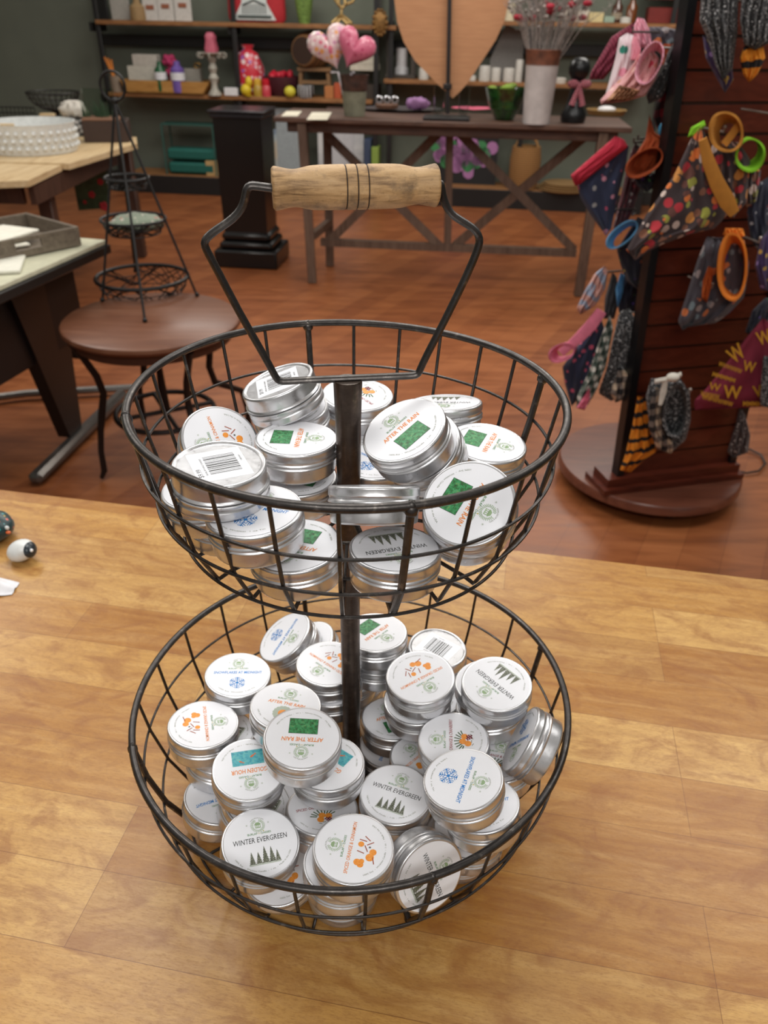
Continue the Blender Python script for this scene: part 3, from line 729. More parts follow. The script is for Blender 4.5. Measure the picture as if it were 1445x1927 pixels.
# ================================================================== PLACING HELPERS FOR THE ROOM
class Plane:                                   # a vertical plane Y = y0 + m X; pixels measured on it become metres
    def __init__(s, y0, m=0.0): s.y0 = y0; s.m = m; s.R = Matrix.Rotation(math.atan(m), 3, 'Z')
    def at(s, px, py, off=0.0):
        d = ray(px, py); return d * ((s.y0 + off) / (d.y - s.m * d.x)) + Vector((0, 0, H))
    def base(s, px, z, off=0.0):
        lo, hi = -900.0, 1900.0
        for _ in range(50):
            md = (lo + hi) / 2
            if s.at(px, md, off).z > z: lo = md
            else: hi = md
        s.py = (lo + hi) / 2; p = s.at(px, s.py, off)
        s.sx = (s.at(px + 10, s.py, off) - s.at(px - 10, s.py, off)).length / 20
        s.sz = (s.at(px, s.py - 20, off).z - s.at(px, s.py, off).z) / 20
        return Vector((p.x, p.y, z))
    def lathe(s, cx, yb, prof, z, off=0, mi=0, n=24, mb=None, **kw):   # prof: (radius px, photo y)
        c = s.base(cx, z, off); mb = mb or MB()
        mb.lathe([(r * s.sx, (yb - y) * s.sz) for r, y in prof], c, mi, n, **kw); return mb
    def box(s, x0, x1, yt, yb, z, off=0, depth=.05, mi=0, mb=None, bev=.003, lift=0):
        cx = (x0 + x1) / 2; c = s.base(cx, z, off); mb = mb or MB(); h = (yb - yt) * s.sz
        mb.box(c + Vector((0, 0, h / 2 + lift)), ((x1 - x0) * s.sx, depth, h), mi, s.R, bev); return mb
    def rel(s, cx, yb, px, py, dy=0):                                  # point next to base(cx)
        return s.o + s.R @ Vector(((px - cx) * s.sx, dy, (yb - py) * s.sz))
SH = Plane(7.75, -.13)
BLK = plain((22, 21, 21), .5); IRON = plain((30, 28, 27), .45, .4)
shelf_wood = wood('shelf_pine', (104, 68, 38), (146, 100, 58), (170, 122, 76), 1.0, 0, .55)
ZT, ZT2, ZM1, ZM2, ZB_ = 1.428, 1.478, .862, 1.03, .165

# ================================================================== SHELVING
def shelving(px0, px1, zs, label, uprights, bars):
    a = SH.base((px0 + px1) / 2, 0, .2); t = thing('shelving_unit', label, 'shelves', (a.x, a.y, 0), 'pipe and board shelving along the back wall')
    for z, (q0, q1) in zs:
        A = SH.base(q0, z, 0); B = SH.base(q1, z, 0); m = MB(); c = (A + B) / 2 + SH.R @ Vector((0, .19, -.017))
        m.box(c, ((B - A).length, .38, .034), 0, SH.R, .004); m.build('shelf_board', shelf_wood, t)
    for px in uprights:
        for off in (.03, .36):
            p = SH.base(px, 1.415, off); m = MB(); m.box((p.x, p.y, 1.1), (.04, .03, 2.2), 0, SH.R, .003); m.build('upright', BLK, t)
        p = SH.base(px, 1.415, .195)
        for z, _ in zs: m = MB(); m.box((p.x, p.y, z - .055), (.03, .29, .07), 0, SH.R); m.build('bracket', BLK, t)
    for z in bars:
        A = SH.base(uprights[0], 1.415, .37); B = SH.base(uprights[-1], 1.415, .37); A.z = B.z = z; m = MB(); m.box((A + B) / 2, ((B - A).length, .02, .09), 0, SH.R, .003); m.build('cross_bar', BLK, t)
    A = SH.base(uprights[0], 1.415, .12); B = SH.base(uprights[-1], 1.415, .12); A.z = B.z = 0; m = MB(); m.box((A + B) / 2 + Vector((0, 0, .08)), ((B - A).length, .3, .16), 0, SH.R, .003); m.build('plinth', BLK, t)
    return t
shelving(178, 720, [(ZT, (178, 745)), (ZM1, (203, 700)), (ZB_, (236, 720))], 'black pipe shelving unit with wooden boards on the left of the back wall', (183, 440, 708), (1.27,))
shelving(724, 1286, [(ZT2, (747, 1286)), (ZM2, (722, 1215)), (ZB_, (738, 1190))], 'black pipe shelving unit with wooden boards behind the heart board and vase', (736, 1000, 1262), (1.27,))

def item(name, mb, mats, label, cat, group=None): return solo(name, mb, mats, label, cat, group)
# ---- top shelf, left
z = ZT
item('picture_frame', SH.box(188, 206, -30, 38, z, .2, .03), BLK, 'narrow black frame standing at the left end of the top shelf', 'frame')
item('board_sign', SH.box(212, 247, -22, 38, z, .22, .02), plain((172, 168, 160), .7), 'plain pale grey board leaning behind the kraft bag on the top shelf', 'sign')
b = MB(); SH.lathe(261, 38, [(0, 38), (13, 38), (14, 34), (13, 12), (6, 5), (5, -8), (7, -9), (0, -9)], z, .12, mb=b); item('kraft_bottle', b, plain((156, 128, 88), .7), 'small kraft-brown bottle with dark neck on the top shelf', 'bottle')
for k, (x0, x1, lab) in enumerate(((272, 299, 'white card with a brown tag standing next to the kraft bottle'), (300, 329, 'white card with a brown tag, middle of the three cards on the top shelf'), (331, 362, 'white card with a brown tag farthest right of the three on the top shelf'))):
    t = SH.base((x0 + x1) / 2, z, .14); r = thing('greeting_card', lab, 'card', t, 'tagged cards on the top shelf')
    SH.box(x0, x1, -30 + 4 * k, 38, z, .14, .02).build('card', plain((206, 202, 196), .7), r)
    m = MB(); h0 = (38 - 13) * SH.sz; m.box(t + Vector((0, -.014, h0 + .01 * k)), (.075, .006, .035), 0, SH.R, .004); m.build('tag', plain((150, 92, 66), .7), r)
# truck cushion
t = SH.base(485, z, .16); r = thing('truck_cushion', 'red cushion printed with the white front of an old truck on the top shelf', 'cushion', t)
m = MB(); m.sphere(t + Vector((0, 0, .17)), 1, sc=(.25, .07, .2), n=24, fn=lambda p: 1 / max((abs(p.x) ** 5 + abs(p.z) ** 5 + abs(p.y) ** 2.2) ** .25, .3)); m.build('cushion_body', plain((178, 40, 48), .8), r)
m = MB(); P = lambda x, zz, dy=-.078: t + SH.R @ Vector((x, dy, zz))
m.prism([P(-.19, .02), P(.19, .02), P(.11, .15), P(.13, .36), P(-.13, .36), P(-.11, .15)], SH.R @ Vector((0, -.008, 0)))
m.build('truck_print', plain((206, 212, 210), .7), r)
m = MB()
for k in range(9): m.box(P(-.10 + .025 * k, .10, -.09), (.008, .004, .07), 0, SH.R)
m.box(P(0, .045, -.09), (.3, .006, .02), 0, SH.R); m.tube([P(-.1, .13, -.09), P(0, .165, -.09), P(.1, .13, -.09)], .006); m.build('grille_print', plain((60, 70, 68), .7), r)
item('tapered_vase', SH.lathe(573, 38, [(0, 38), (10, 38), (13, 20), (16, 0), (17, -25), (15, -30), (14, -25), (8, 30), (0, 32)], z, .16), plain((110, 140, 66), .8, 0, .3, 60, bump=.5), 'moss green tapered vase on the top shelf', 'vase')
t = SH.base(643, z, .14); sx, sz = SH.sx, SH.sz; m = MB(); Q = lambda x, y, dy=0: t + SH.R @ Vector(((x - 643) * sx, dy, (38 - y) * sz))
for P_ in ([(624, 36), (634, 26), (642, 20), (643, 8), (637, 0), (628, -12)], [(662, 36), (652, 27), (642, 20)], [(643, 8), (650, 0), (664, -5), (668, -16)], [(650, 0), (648, -20)], [(637, 0), (640, -22)], [(632, 38), (642, 26), (655, 38)]):
    m.tube([Q(x, y, (i % 2) * .02) for i, (x, y) in enumerate(P_)], .013, n=8)
item('gold_branch_figurine', m, plain((176, 146, 92), .4, .5), 'gold branching figurine on the top shelf beside the green vase', 'figurine')
t = SH.base(715, ZT, -.03); sx, sz = SH.sx, SH.sz; m = MB(); c = t + Vector((0, -.03, -.0))
m.sphere(c + Vector((0, 0, .02)), 1, sc=(.062, .018, .095), n=20)
for k in range(14): a = 2 * PI * k / 14; m.sphere(c + Vector((.058 * math.cos(a), -.008, .02 + .09 * math.sin(a))), .014, n=8)
r = solo('gold_medallion', m, plain((140, 104, 58), .4, .6, .3), 'oval gold medallion hanging from cords at the shelf post left of the heart board', 'ornament')
m = MB(); c = r.location + Vector((0, 0, .19))
for dx in (-.02, 0, .02): m.tube([c + Vector((dx * .3, 0, 0)), c + Vector((dx, .005, .4))], .003, n=6)
m.build('cord', plain((60, 58, 56), .8), r)
# ---- top shelf, right
z = ZT2
item('pillar_candle', SH.lathe(958, 43, [(0, 43), (9, 43), (9, 11), (7.5, 10), (0, 12)], z, .12), plain((214, 204, 174), .5), 'cream pillar candle on the top shelf just right of the heart board', 'candle')
for k, (cx, r_, y0, lab) in enumerate(((1066, 11, 16, 'pale jar on the top shelf, nearer the tall vase of twigs'), (1094, 15, 18, 'wider pale jar on the top shelf behind the small cream box'))):
    p = SH.base(cx, z, .14); t = thing('shelf_jar', lab, 'jar', p, 'pale jars on the top shelf')
    SH.lathe(cx, 45, [(0, 45), (r_, 45), (r_ + .5, 40), (r_, y0 + 8), (r_ * .8, y0 + 4), (r_ * .8, y0 + 3)], z, .14).build('jar_body', plain((196, 184, 168), .35), t)
    SH.lathe(cx, 45, [(r_ * .85, y0 + 4), (r_ * .85, y0 - 3), (0, y0 - 3)], z, .14).build('jar_lid', plain((170, 172, 166), .4), t)
item('cream_box', SH.box(1107, 1133, 26, 45, z, .08, .1), plain((206, 190, 140), .6), 'small cream box on the top shelf between the jars and brown bottles', 'box')
item('mint_tin', SH.box(1135, 1154, 33, 45, z, .08, .08), plain((146, 166, 148), .6), 'tiny mint coloured box on the top shelf', 'box')
for cx, lab in ((1158, 'dark brown bottle with pale label, left of the pair on the top shelf'), (1185, 'amber brown bottle, right of the pair on the top shelf')):
    p = SH.base(cx, z, .16); t = thing('amber_bottle', lab, 'bottle', p, 'brown bottles on the top shelf')
    SH.lathe(cx, 43, [(0, 43), (10, 43), (10, 12), (5, 5), (4, -3), (0, -3)], z, .16).build('bottle_body', plain((72, 40, 22) if cx < 1170 else (112, 60, 26), .15, coat=.5), t)
    SH.lathe(cx, 43, [(5, -2), (5, -14), (0, -14)], z, .16).build('cap', BLK, t)
    if cx < 1170: SH.lathe(cx, 43, [(10.4, 36), (10.4, 24)], z, .16).build('paper_label', plain((150, 136, 116), .7), t)
item('white_jar', SH.lathe(1176, 45, [(0, 45), (10, 45), (10, 34), (0, 33)], z, .06), plain((206, 204, 196), .4), 'low white jar in front of the brown bottles', 'jar')
t = SH.base(1247, z, .2); r = thing('red_birdhouse', 'dark red wooden house ornament at the right end of the top shelf', 'ornament', t)
SH.box(1214, 1280, 14, 44, z, .2, .2).build('house_body', plain((112, 26, 18), .6), r)
m = MB(); c = t + Vector((0, 0, .165)); V = lambda x, zz: c + SH.R @ Vector((x, -.13, zz))
m.prism([V(-.24, .12), V(0, .34), V(.24, -.0), V(.2, -.02), V(0, .26), V(-.2, .08)], SH.R @ Vector((0, .26, 0))); m.prism([V(-.16, 0), V(.16, 0), V(.13, .1), V(0, .25), V(-.13, .15)], SH.R @ Vector((0, .24, 0))); m.build('house_roof', plain((82, 26, 22), .6), r)

# ---- middle shelf, left
z = ZM1
t = SH.base(322, z, .12); sx, sz = SH.sx, SH.sz; W_ = lambda x, y, dy: t + SH.R @ Vector(((x - 322) * sx, dy, (181 - y) * sz))
m = MB()
for ya, yb in ((-.14, -.125), (.125, .14)):
    m.prism([W_(252, 180, ya), W_(392, 180, ya), W_(406, 157, ya), W_(239, 157, ya)], SH.R @ Vector((0, .015, 0)))
for xa, xb, s_ in ((252, 239, 1), (392, 406, -1)): m.prism([W_(xa, 180, -.14), W_(xa, 180, .14), W_(xb, 157, .14), W_(xb, 157, -.14)], SH.R @ Vector((s_ * .015, 0, 0)))
m.prism([W_(252, 180, -.14), W_(392, 180, -.14), W_(392, 180, .14), W_(252, 180, .14)], (0, 0, .012))
item('wooden_tray', m, wood('tray_oak', (140, 96, 44), (180, 132, 70), (200, 156, 92), 1, 0), 'long light wooden tray on the middle shelf holding small bottles', 'tray')
tz = z + .0135
item('white_box', SH.box(250, 303, 133, 178, tz, .17, .12), plain((196, 192, 180), .6), 'long white box at the bottom of the stack in the wooden tray', 'box', 'white boxes in the wooden tray')
p0 = SH.base(275, tz, .17); h = 45 * SH.sz
item('white_box', SH.box(255, 300, 110, 131.5, tz + h + .001, .17, .11), plain((190, 184, 174), .6), 'smaller white box on top of the long white box in the tray', 'box', 'white boxes in the wooden tray')
for cx, r_, y0, colr, lab, nm in ((306, 10, 122, (22, 84, 48), 'green soap bottle with white label in the wooden tray', 'green_bottle'), (338, 12, 120, (116, 92, 168), 'lavender bottle with white label in the wooden tray', 'lavender_bottle')):
    p = SH.base(cx, tz, .03); t = thing(nm, lab, 'bottle', p)
    SH.lathe(cx, 178, [(0, 178), (r_, 178), (r_ + .5, 172), (r_, y0 + 15), (r_ * .5, y0 + 8), (r_ * .45, y0), (0, y0)], tz, .03).build('bottle_body', plain(colr, .3), t)
    SH.lathe(cx, 178, [(r_ + .9, 155), (r_ + .9, 141)], tz, .03).build('paper_label', plain((222, 224, 228), .5), t)
m = MB(); t = SH.base(325, tz, .12)
for k in range(16): m.sphere(t + Vector((random.uniform(-.05, .05), random.uniform(-.02, .02), .17 + random.uniform(-.04, .12))), .028, n=8)
m.tube([t, t + Vector((0, 0, .2))], .02); item('pink_blossoms', m, plain((176, 50, 96), .8), 'small bunch of magenta blossoms behind the lavender bottle', 'flowers')
item('grey_box', SH.box(350, 382, 135, 178, tz, .14, .08), plain((150, 146, 136), .6), 'low grey box in the wooden tray behind the lavender bottle', 'box')
m = MB(); t = SH.base(372, tz + 43 * SH.sz, .14); m.tube([t + Vector((.03 * math.cos(a * .6), 0, .025 + .02 * math.sin(a * .6))) for a in range(11)], .006, closed=True); item('brass_ring', m, plain((140, 106, 50), .35, .8), 'brass ring ornament on the low grey box', 'ornament')
# white iron candle stand
t = SH.base(405, z, .0); sx, sz = SH.sx, SH.sz; r = thing('white_candle_stand', 'distressed white scrolled candle stand on the middle shelf', 'candle holder', t)
m = MB(); m.lathe([(q * sx, (172 - y) * sz) for q, y in ((0, 172), (12, 172), (12, 169), (6, 160), (5, 150), (9, 140), (5, 131), (8, 122), (5, 112), (8, 104), (6, 98), (19, 96), (22, 94), (20, 93), (0, 94))], t, n=24); m.build('stem', plain((176, 172, 160), .6, 0, .2, 60), r)
m = MB()
for k in range(8):
    m = MB(); a = 2 * PI * k / 8; c = t + Vector((22 * sx * math.cos(a), 22 * sx * math.sin(a), 74 * sz)); m.tube([c + Vector((.02 * math.cos(b / 8 * 2 * PI) * math.cos(a), .02 * math.cos(b / 8 * 2 * PI) * math.sin(a), .02 * math.sin(b / 8 * 2 * PI))) for b in range(8)], .005, n=6, closed=True); m.build('scroll', plain((176, 172, 160), .6, 0, .2, 60), r)
m = MB(); c = t + Vector((0, 0, 79 * sz)); m.lathe([(0, 0), (.055, 0), (.06, .03), (.045, .09), (.05, .12), (.03, .15), (0, .155)], c, n=16, wob=lambda a, z: 1 + .12 * math.sin(5 * a)); item('pink_candle', m, plain((188, 92, 112), .5), 'pink flower-shaped candle on top of the white candle stand', 'candle')
item('white_card', SH.box(424, 449, 156, 171, z, .02, .05), plain((220, 220, 222), .6), 'small white card block beside the candle stand foot', 'card')
# candy bag and little things
t = SH.base(472, z, .14); m = MB(); m.lathe([(0, 0), (.10, 0), (.13, .06), (.13, .22), (.09, .33), (.04, .36), (.06, .40), (0, .39)], t, n=24, sy=.7, wob=lambda a, z: 1 + .07 * math.sin(5 * a + z * 30) + .04 * math.sin(11 * a)); item('candy_bag', m, spots('candy_mix', (196, 44, 60), [(214, 150, 160), (180, 40, 60), (210, 60, 70), (150, 90, 160), (226, 200, 200)], 28, .6, .3), 'clear bag stuffed with red and pink valentine candy on the middle shelf', 'bag')
t = SH.base(468, z, .01); m = MB(); m.sphere(t + Vector((-.02, 0, .05)), .05, n=12); m.sphere(t + Vector((.01, 0, .115)), .032, n=12, sc=(1, 1, 1.4)); m.lathe([(.03, 0), (.035, .01), (0, .01)], t, n=12); item('yellow_duck', m, plain((216, 190, 40), .5), 'bright yellow bird figure before the candy bag', 'figurine')
for cx, c1, c2, lab, nm in ((486, (170, 140, 56), (206, 166, 60), 'honey coloured jar with golden lid beside the yellow bird', 'honey_jar'), (502, (196, 70, 80), (190, 20, 40), 'pink bottle with red cap beside the honey jar', 'pink_bottle')):
    p = SH.base(cx, z, -.0 + .04); t = thing(nm, lab, 'jar', p)
    SH.lathe(cx, 179, [(0, 179), (8, 179), (8.5, 172), (8, 160), (6, 157)], z, .04).build('jar_body', plain(c1, .3), t); SH.lathe(cx, 179, [(7, 158), (7, 149), (4, 146), (0, 146)], z, .04).build('cap', plain(c2, .4), t)
t = SH.base(532, z, .16); m = MB(); m.lathe([(0, 0), (.10, 0), (.15, .09), (.16, .16), (.15, .16), (.1, .05), (0, .03)], t, n=28); bo = item('maroon_bowl', m, plain((70, 30, 40), .5), 'dark maroon bowl heaped with red and pink hearts on the middle shelf', 'bowl')
m = MB(); [m.sphere(t + Vector((random.uniform(-.09, .09), random.uniform(-.09, .09), .15 + random.uniform(0, .03))), .03, n=8) for _ in range(14)]; o = m.build('red_hearts', plain((196, 24, 50), .5)); tag(o, 'red and pink candies piled in the maroon bowl', 'candies', kind='stuff')
t = SH.base(546, z, .0); m = MB(); m.sphere(t + Vector((0, 0, .047)), .047, n=16, sc=(1.1, 1, 1)); item('yellow_ball', m, plain((206, 196, 60), .5), 'yellow ball in front of the maroon bowl', 'ball')
item('striped_cup', SH.lathe(575, 180, [(0, 180), (12, 180), (15, 172), (15, 158), (14, 157), (13, 170), (0, 176)], z, -.0 + .05), stripes('cup_stripes', (226, 226, 226), (40, 40, 48), 38, 0, .7, 'X'), 'white cup with dark stripes on the middle shelf', 'cup')
# wine barrel stand
t = SH.base(590, z, .2); r = thing('barrel_stand', 'small wooden barrel lying on a tall wooden stand on the middle shelf', 'ornament', t)
m = MB(); Mx = Matrix.Rotation(PI / 2, 3, 'Y') @ Matrix.Identity(3); Mr = Matrix.Rotation(1.15, 3, 'Z'); pr = [(0, -.17), (.115, -.17), (.118, -.165), (.15, -.06), (.155, 0), (.15, .06), (.118, .165), (0, .17)]
m.lathe(pr, t + Vector((.0, .0, .365)), n=28, M=Mr @ Mx); e_ = Mr @ Mx @ Vector((0, 0, -.172)); m.build('barrel', wood('barrel_wood', (84, 56, 34), (128, 92, 58), (150, 112, 74), 3, 0), r)
m = MB(); m.lathe([(0, -.1712), (.105, -.1712), (.105, -.174), (0, -.174)], t + Vector((0, 0, .365)), n=28, M=Mr @ Mx); m.build('barrel_end_shade', plain((50, 32, 22), .6), r)  # dark disc, the shade of the recessed barrel end put in as colour
for q in (-.12, -.07, .07, .12):
    m = MB(); rr = .1425 if abs(q) < .1 else .128; m.lathe([(rr, q - .01), (rr + .006, q - .01), (rr + .006, q + .01), (rr, q + .01)], t + Vector((0, 0, .365)), n=28, M=Mr @ Mx, close=True); m.build('hoop', plain((66, 48, 36), .5, .4), r)
for dx, dy in ((-.1, -.08), (.14, -.08), (-.1, .1), (.14, .1)): m = MB(); m.bar(t + Vector((dx * 1.15, dy, 0)), t + Vector((dx, dy, .23)), .03, .03); m.build('leg', wood('stand_wood%d' % (dx > 0), (90, 62, 38), (132, 98, 62), (150, 116, 80), 2, 2), r)
m = MB(); m.box(t + Vector((.02, .01, .22)), (.3, .24, .03), 0, None, .003); m.box(t + Vector((.02, -.08, .12)), (.24, .02, .03)); m.build('cradle', wood('cradle_wood', (90, 62, 38), (132, 98, 62), (150, 116, 80), 2, 0), r)
for k, (x0, x1, y0, y1, lab) in enumerate(((662, 712, 140, 152, 'cream napkin pack, lower of the two on the middle shelf'), (668, 710, 124, 139, 'cream napkin pack, upper of the two on the middle shelf'))):
    item('napkin_pack', SH.box(x0, x1, y0, y1, z + (0.22 if k == 0 else .22), .2, .2, lift=0 if k == 0 else 12 * SH.sz + .001), plain((198, 192, 176), .7), lab, 'napkins', 'cream napkin packs')
item('book_box', SH.box(660, 714, 153, 180, z, .2, .22), plain((58, 48, 40), .6), 'dark box carrying the cream napkin packs on the middle shelf', 'box')
m = SH.box(612, 628, 158, 181, z, .06, .05); item('orange_gift_bag', m, plain((176, 112, 62), .7), 'small tan-orange paper bag on the middle shelf beside the striped cup', 'bag')
m = SH.box(630, 642, 152, 181, z, .08, .05); item('rust_gift_box', m, plain((176, 80, 46), .7), 'narrow rust coloured box on the middle shelf', 'box')
# pencil cup
p = SH.base(222, z, .05); t = thing('pencil_cup', 'pale cup with orange pencils at the left end of the middle shelf', 'cup', p)
SH.lathe(222, 180, [(0, 180), (10, 180), (11, 150), (10, 150), (9, 176), (0, 177)], z, .05).build('cup', plain((136, 122, 106), .6), t)
for k in range(3): m = MB(); m.tube([p + Vector((.01 * k - .01, 0, .03)), p + Vector((-.02 - .025 * k, -.01 * k, .26 + .01 * k))], .009, n=6); m.build('pencil', plain((206, 124, 44), .5), t)

# ---- middle shelf, right
z = ZM2
t = SH.base(755, z, .2); r = thing('candle_lantern', 'square grey wooden lantern on the shelf left of the heart board', 'lantern', t); m = MB(); sx = SH.sx
for dx in (-.11, .11):
    for dy in (-.08, .08): m.box(t + SH.R @ Vector((dx, dy, .19)), (.03, .03, .36), 0, SH.R)
m.box(t + Vector((0, 0, .375)), (.27, .22, .03), 0, SH.R, .004); m.box(t + Vector((0, 0, .015)), (.27, .22, .03), 0, SH.R, .004); m.build('lantern_frame', plain((64, 58, 52), .7), r)
m = MB(); m.lathe([(0, .0), (.06, 0), (.06, .05), (.048, .055), (.048, .2), (0, .2)], t + Vector((0, 0, .03)), n=20); item('white_candle', m, plain((204, 204, 206), .4), 'white candle inside the grey wooden lantern', 'candle')
for cx, r_, y0, lab in ((797, 9, 128, 'white candle almost hidden by the left edge of the heart board'), (889, 6, 140, 'small white candle glimpsed at the right edge of the heart board'), (911, 10.5, 121, 'wide white candle, first of the row right of the heart board'), (932, 8.5, 124, 'white candle second in the row right of the heart board'), (956, 10, 124, 'white candle third in the row beside the tall bottle'), (975, 7.5, 108, 'tall slim white bottle next to the big grey bucket')):
    item('shelf_candle', SH.lathe(cx, 150, [(0, 150), (r_, 150), (r_, y0 + 2), (r_ - 1, y0), (0, y0 + 1)], z, .08), plain((196, 192, 184), .4), lab, 'candle', 'white candles on the right shelf')
m = MB(); t = SH.base(947, z, .24); V = lambda x, y: t + SH.R @ Vector((x, 0, y)); m.prism([V(-.13, 0), V(.15, 0), V(.15, .37), V(-.02, .42), V(-.13, .16)], SH.R @ Vector((0, .03, 0))); item('house_sign', m, plain((120, 116, 112), .7), 'grey angled sign leaning behind the white candles', 'sign')
item('small_white_dish', SH.lathe(1054, 152, [(0, 152), (10, 152), (11, 143), (7, 141), (0, 142)], z, .06), plain((204, 198, 188), .5), 'small white dish left of the black figure', 'dish')
# ---- bottom shelves
z = ZB_
t = SH.base(368, z, .14); r = thing('teal_display_case', 'glass and teal display box on the bottom shelf left of the black pedestal', 'box', t); m = MB()
sx, sz = SH.sx, SH.sz
for dx in (-.25, .25):
    for dy in (-.1, .1): m.box(t + SH.R @ Vector((dx, dy, .22)), (.012, .012, .44), 0, SH.R)
m.box(t + Vector((0, 0, .44)), (.51, .21, .012), 0, SH.R); m.build('case_frame', plain((52, 92, 84), .4), r)
for k in range(2): m = MB(); m.box(t + Vector((0, 0, .06 + .12 * k)), (.47, .18, .1), 0, SH.R, .02); m.build('folded_cloth', plain((24, 92, 82), .8), r)
item('wood_block', SH.box(390, 426, 302, 330, z, -.0 + .07, .04), wood('pale_block', (160, 128, 80), (190, 158, 106), (204, 176, 126), 2, 0), 'pale wooden block at the front of the bottom shelf', 'block')
def art(name, px0, px1, py0, py1, off, stops, sc, label):
    t = SH.base((px0 + px1) / 2, z, off); r = thing(name, label, 'picture', t)
    SH.box(px0, px1, py0, py1, z, off, .02).build('canvas', pic(name + '_art', stops, sc), r)
    m = MB(); w_, h_ = (px1 - px0) * SH.sx, (py1 - py0) * SH.sz
    for s_ in (-1, 1): m.box(t + SH.R @ Vector((s_ * w_ / 2, 0, h_ / 2)), (.015, .03, h_ + .015), 0, SH.R); m.box(t + Vector((0, 0, h_ / 2 + s_ * h_ / 2)), (w_, .03, .015), 0, SH.R)
    return r, t
r, t = art('coast_picture', 520, 578, 243, 332, .1, [(.35, (96, 116, 150)), (.45, (170, 186, 190)), (.6, (196, 182, 158)), (.7, (150, 156, 150))], 7, 'blue and sand coloured picture under the table beside the black pedestal'); m = MB(); m.box(t + Vector((0, 0, .3)), (.25, .034, .6), 0, SH.R); m.build('frame_edge', plain((150, 160, 164), .6), r)
r, t = art('map_picture', 600, 684, 246, 334, .16, [(.4, (176, 180, 184)), (.6, (206, 208, 208)), (.75, (170, 160, 140))], 5, 'pale map print under the left half of the table'); m = MB(); m.box(t + Vector((0, 0, .32)), (.25, .034, .6), 0, SH.R); m.build('frame_edge', plain((190, 192, 196), .6), r)
item('green_book', SH.box(701, 713, 264, 332, z, .06, .16), plain((132, 158, 70), .6), 'tall green book standing on the bottom shelf', 'book'); item('blue_book', SH.box(687, 699, 252, 332, z, .08, .16), plain((56, 70, 96), .6), 'tall navy book next to the green book', 'book')
t = SH.base(876, z, .2); r = thing('orchid_painting', 'dark painting of pink orchids and green leaves under the table', 'picture', t); w_, h_ = 110 * SH.sx, 100 * SH.sz
m = MB(); m.box(t + Vector((0, 0, h_ / 2)), (w_, .03, h_), 0, SH.R); m.build('canvas', plain((28, 28, 30), .6), r)
m = MB(); rnd = random.Random(2)
for k in range(46):
    a = rnd.random(); x = -.25 + .42 * a + rnd.uniform(-.07, .07); y = h_ * .9 - a * .1 - rnd.uniform(0, .34) * (1 - abs(a - .35))
    c = t + SH.R @ Vector((x, -.018, y)); an = rnd.uniform(0, PI); m.add([c + SH.R @ Vector((rr * math.cos(b + an) * 1.0, 0, rr * math.sin(b + an))) for b, rr in [(2 * PI * q / 10, .035 + .03 * abs(math.cos(PI * q / 10))) for q in range(10)]], [tuple(range(10))], k % 6 // 2 if k % 6 > 3 else 0, False)
m.build('orchid_print', [plain((170, 116, 166), .6), plain((90, 60, 130), .6), plain((62, 130, 80), .6)], r)
t = SH.base(983, z, .08); r = thing('woven_basket', 'tall tan woven basket with a handle on the bottom shelf', 'basket', t)
m = MB(); m.lathe([(0, 0), (.115, 0), (.135, .1), (.14, .25), (.125, .36), (.115, .36), (.125, .2), (.1, .02), (0, .01)], t, n=32, wob=lambda a, z: 1 + .012 * math.sin(20 * a)); m.build('basket_body', stripes('woven_reed', (164, 120, 70), (124, 88, 48), 55, 0, .7, 'Z'), r)
m = MB(); m.tube([t + Vector((.1 * math.cos(a * PI / 10), .0, .34 + .1 * math.sin(a * PI / 10))) for a in range(11)], .012); m.build('basket_handle', plain((160, 118, 70), .7), r)
t = SH.base(1060, z, .14); m = MB()
for k in range(4): m.lathe([(0, .015 * k), (.24 - .02 * k, .015 * k), (.25 - .02 * k, .014 + .015 * k), (0, .014 + .015 * k)], t, n=28)
item('woven_trays', m, stripes('woven_tray_reed', (160, 128, 82), (124, 94, 56), 60, 0, .6, 'X'), 'stack of flat woven trays on the bottom shelf behind the bandana rack', 'tray')

# ================================================================== TRESTLE TABLE
TB = Plane(5.04, -.105); ZTB = TB.at(800, 228, -.03).z
walnut = wood('aged_walnut', (54, 36, 28), (84, 58, 46), (104, 76, 60), 1.3, 0, .5); greyw = wood('grey_brown_leg', (70, 52, 42), (98, 76, 62), (116, 94, 78), 1.3, 2, .6)
t = TB.base(850, 0, .22); r = thing('trestle_table', 'long dark brown trestle table with crossed braces in front of the shelves', 'table', (t.x, t.y, 0))
A = TB.base(514, ZTB, -.03); B = TB.base(1190, ZTB, -.03); m = MB(); m.box((A + B) / 2 + TB.R @ Vector((0, .26, -.014)), ((B - A).length, .54, .028), 0, TB.R, .004); m.build('tabletop', walnut, r)
A = TB.base(540, ZTB, .02); B = TB.base(1165, ZTB, .02); m = MB(); m.box((A + B) / 2 + TB.R @ Vector((0, 0, -.056)), ((B - A).length, .03, .055), 0, TB.R, .004); m.box((A + B) / 2 + TB.R @ Vector((0, .4, -.056)), ((B - A).length, .03, .055), 0, TB.R, .004); m.build('apron', walnut, r)
for px, off in ((588, 0), (1088, 0), (621, .43), (1094, .43)):
    p = TB.base(px, 0, off); q = Vector((p.x, p.y, ZTB - .03)); 
    if px in (588,): q.x -= .03
    m = MB(); m.bar(p, q, .055, .055, bev=.005); m.build('leg', greyw, r)
def tb(px, py, off=.21): return TB.at(px, py, off)
for a, b in (((614, 252), (826, 462)), ((824, 252), (622, 452)), ((866, 252), (1080, 470)), ((1106, 252), (856, 462))): m = MB(); m.bar(tb(*a), tb(*b), .052, .03 if a[0] in (614, 866) else .024, up=(0, 1, 0)); m.build('cross_brace', greyw, r)
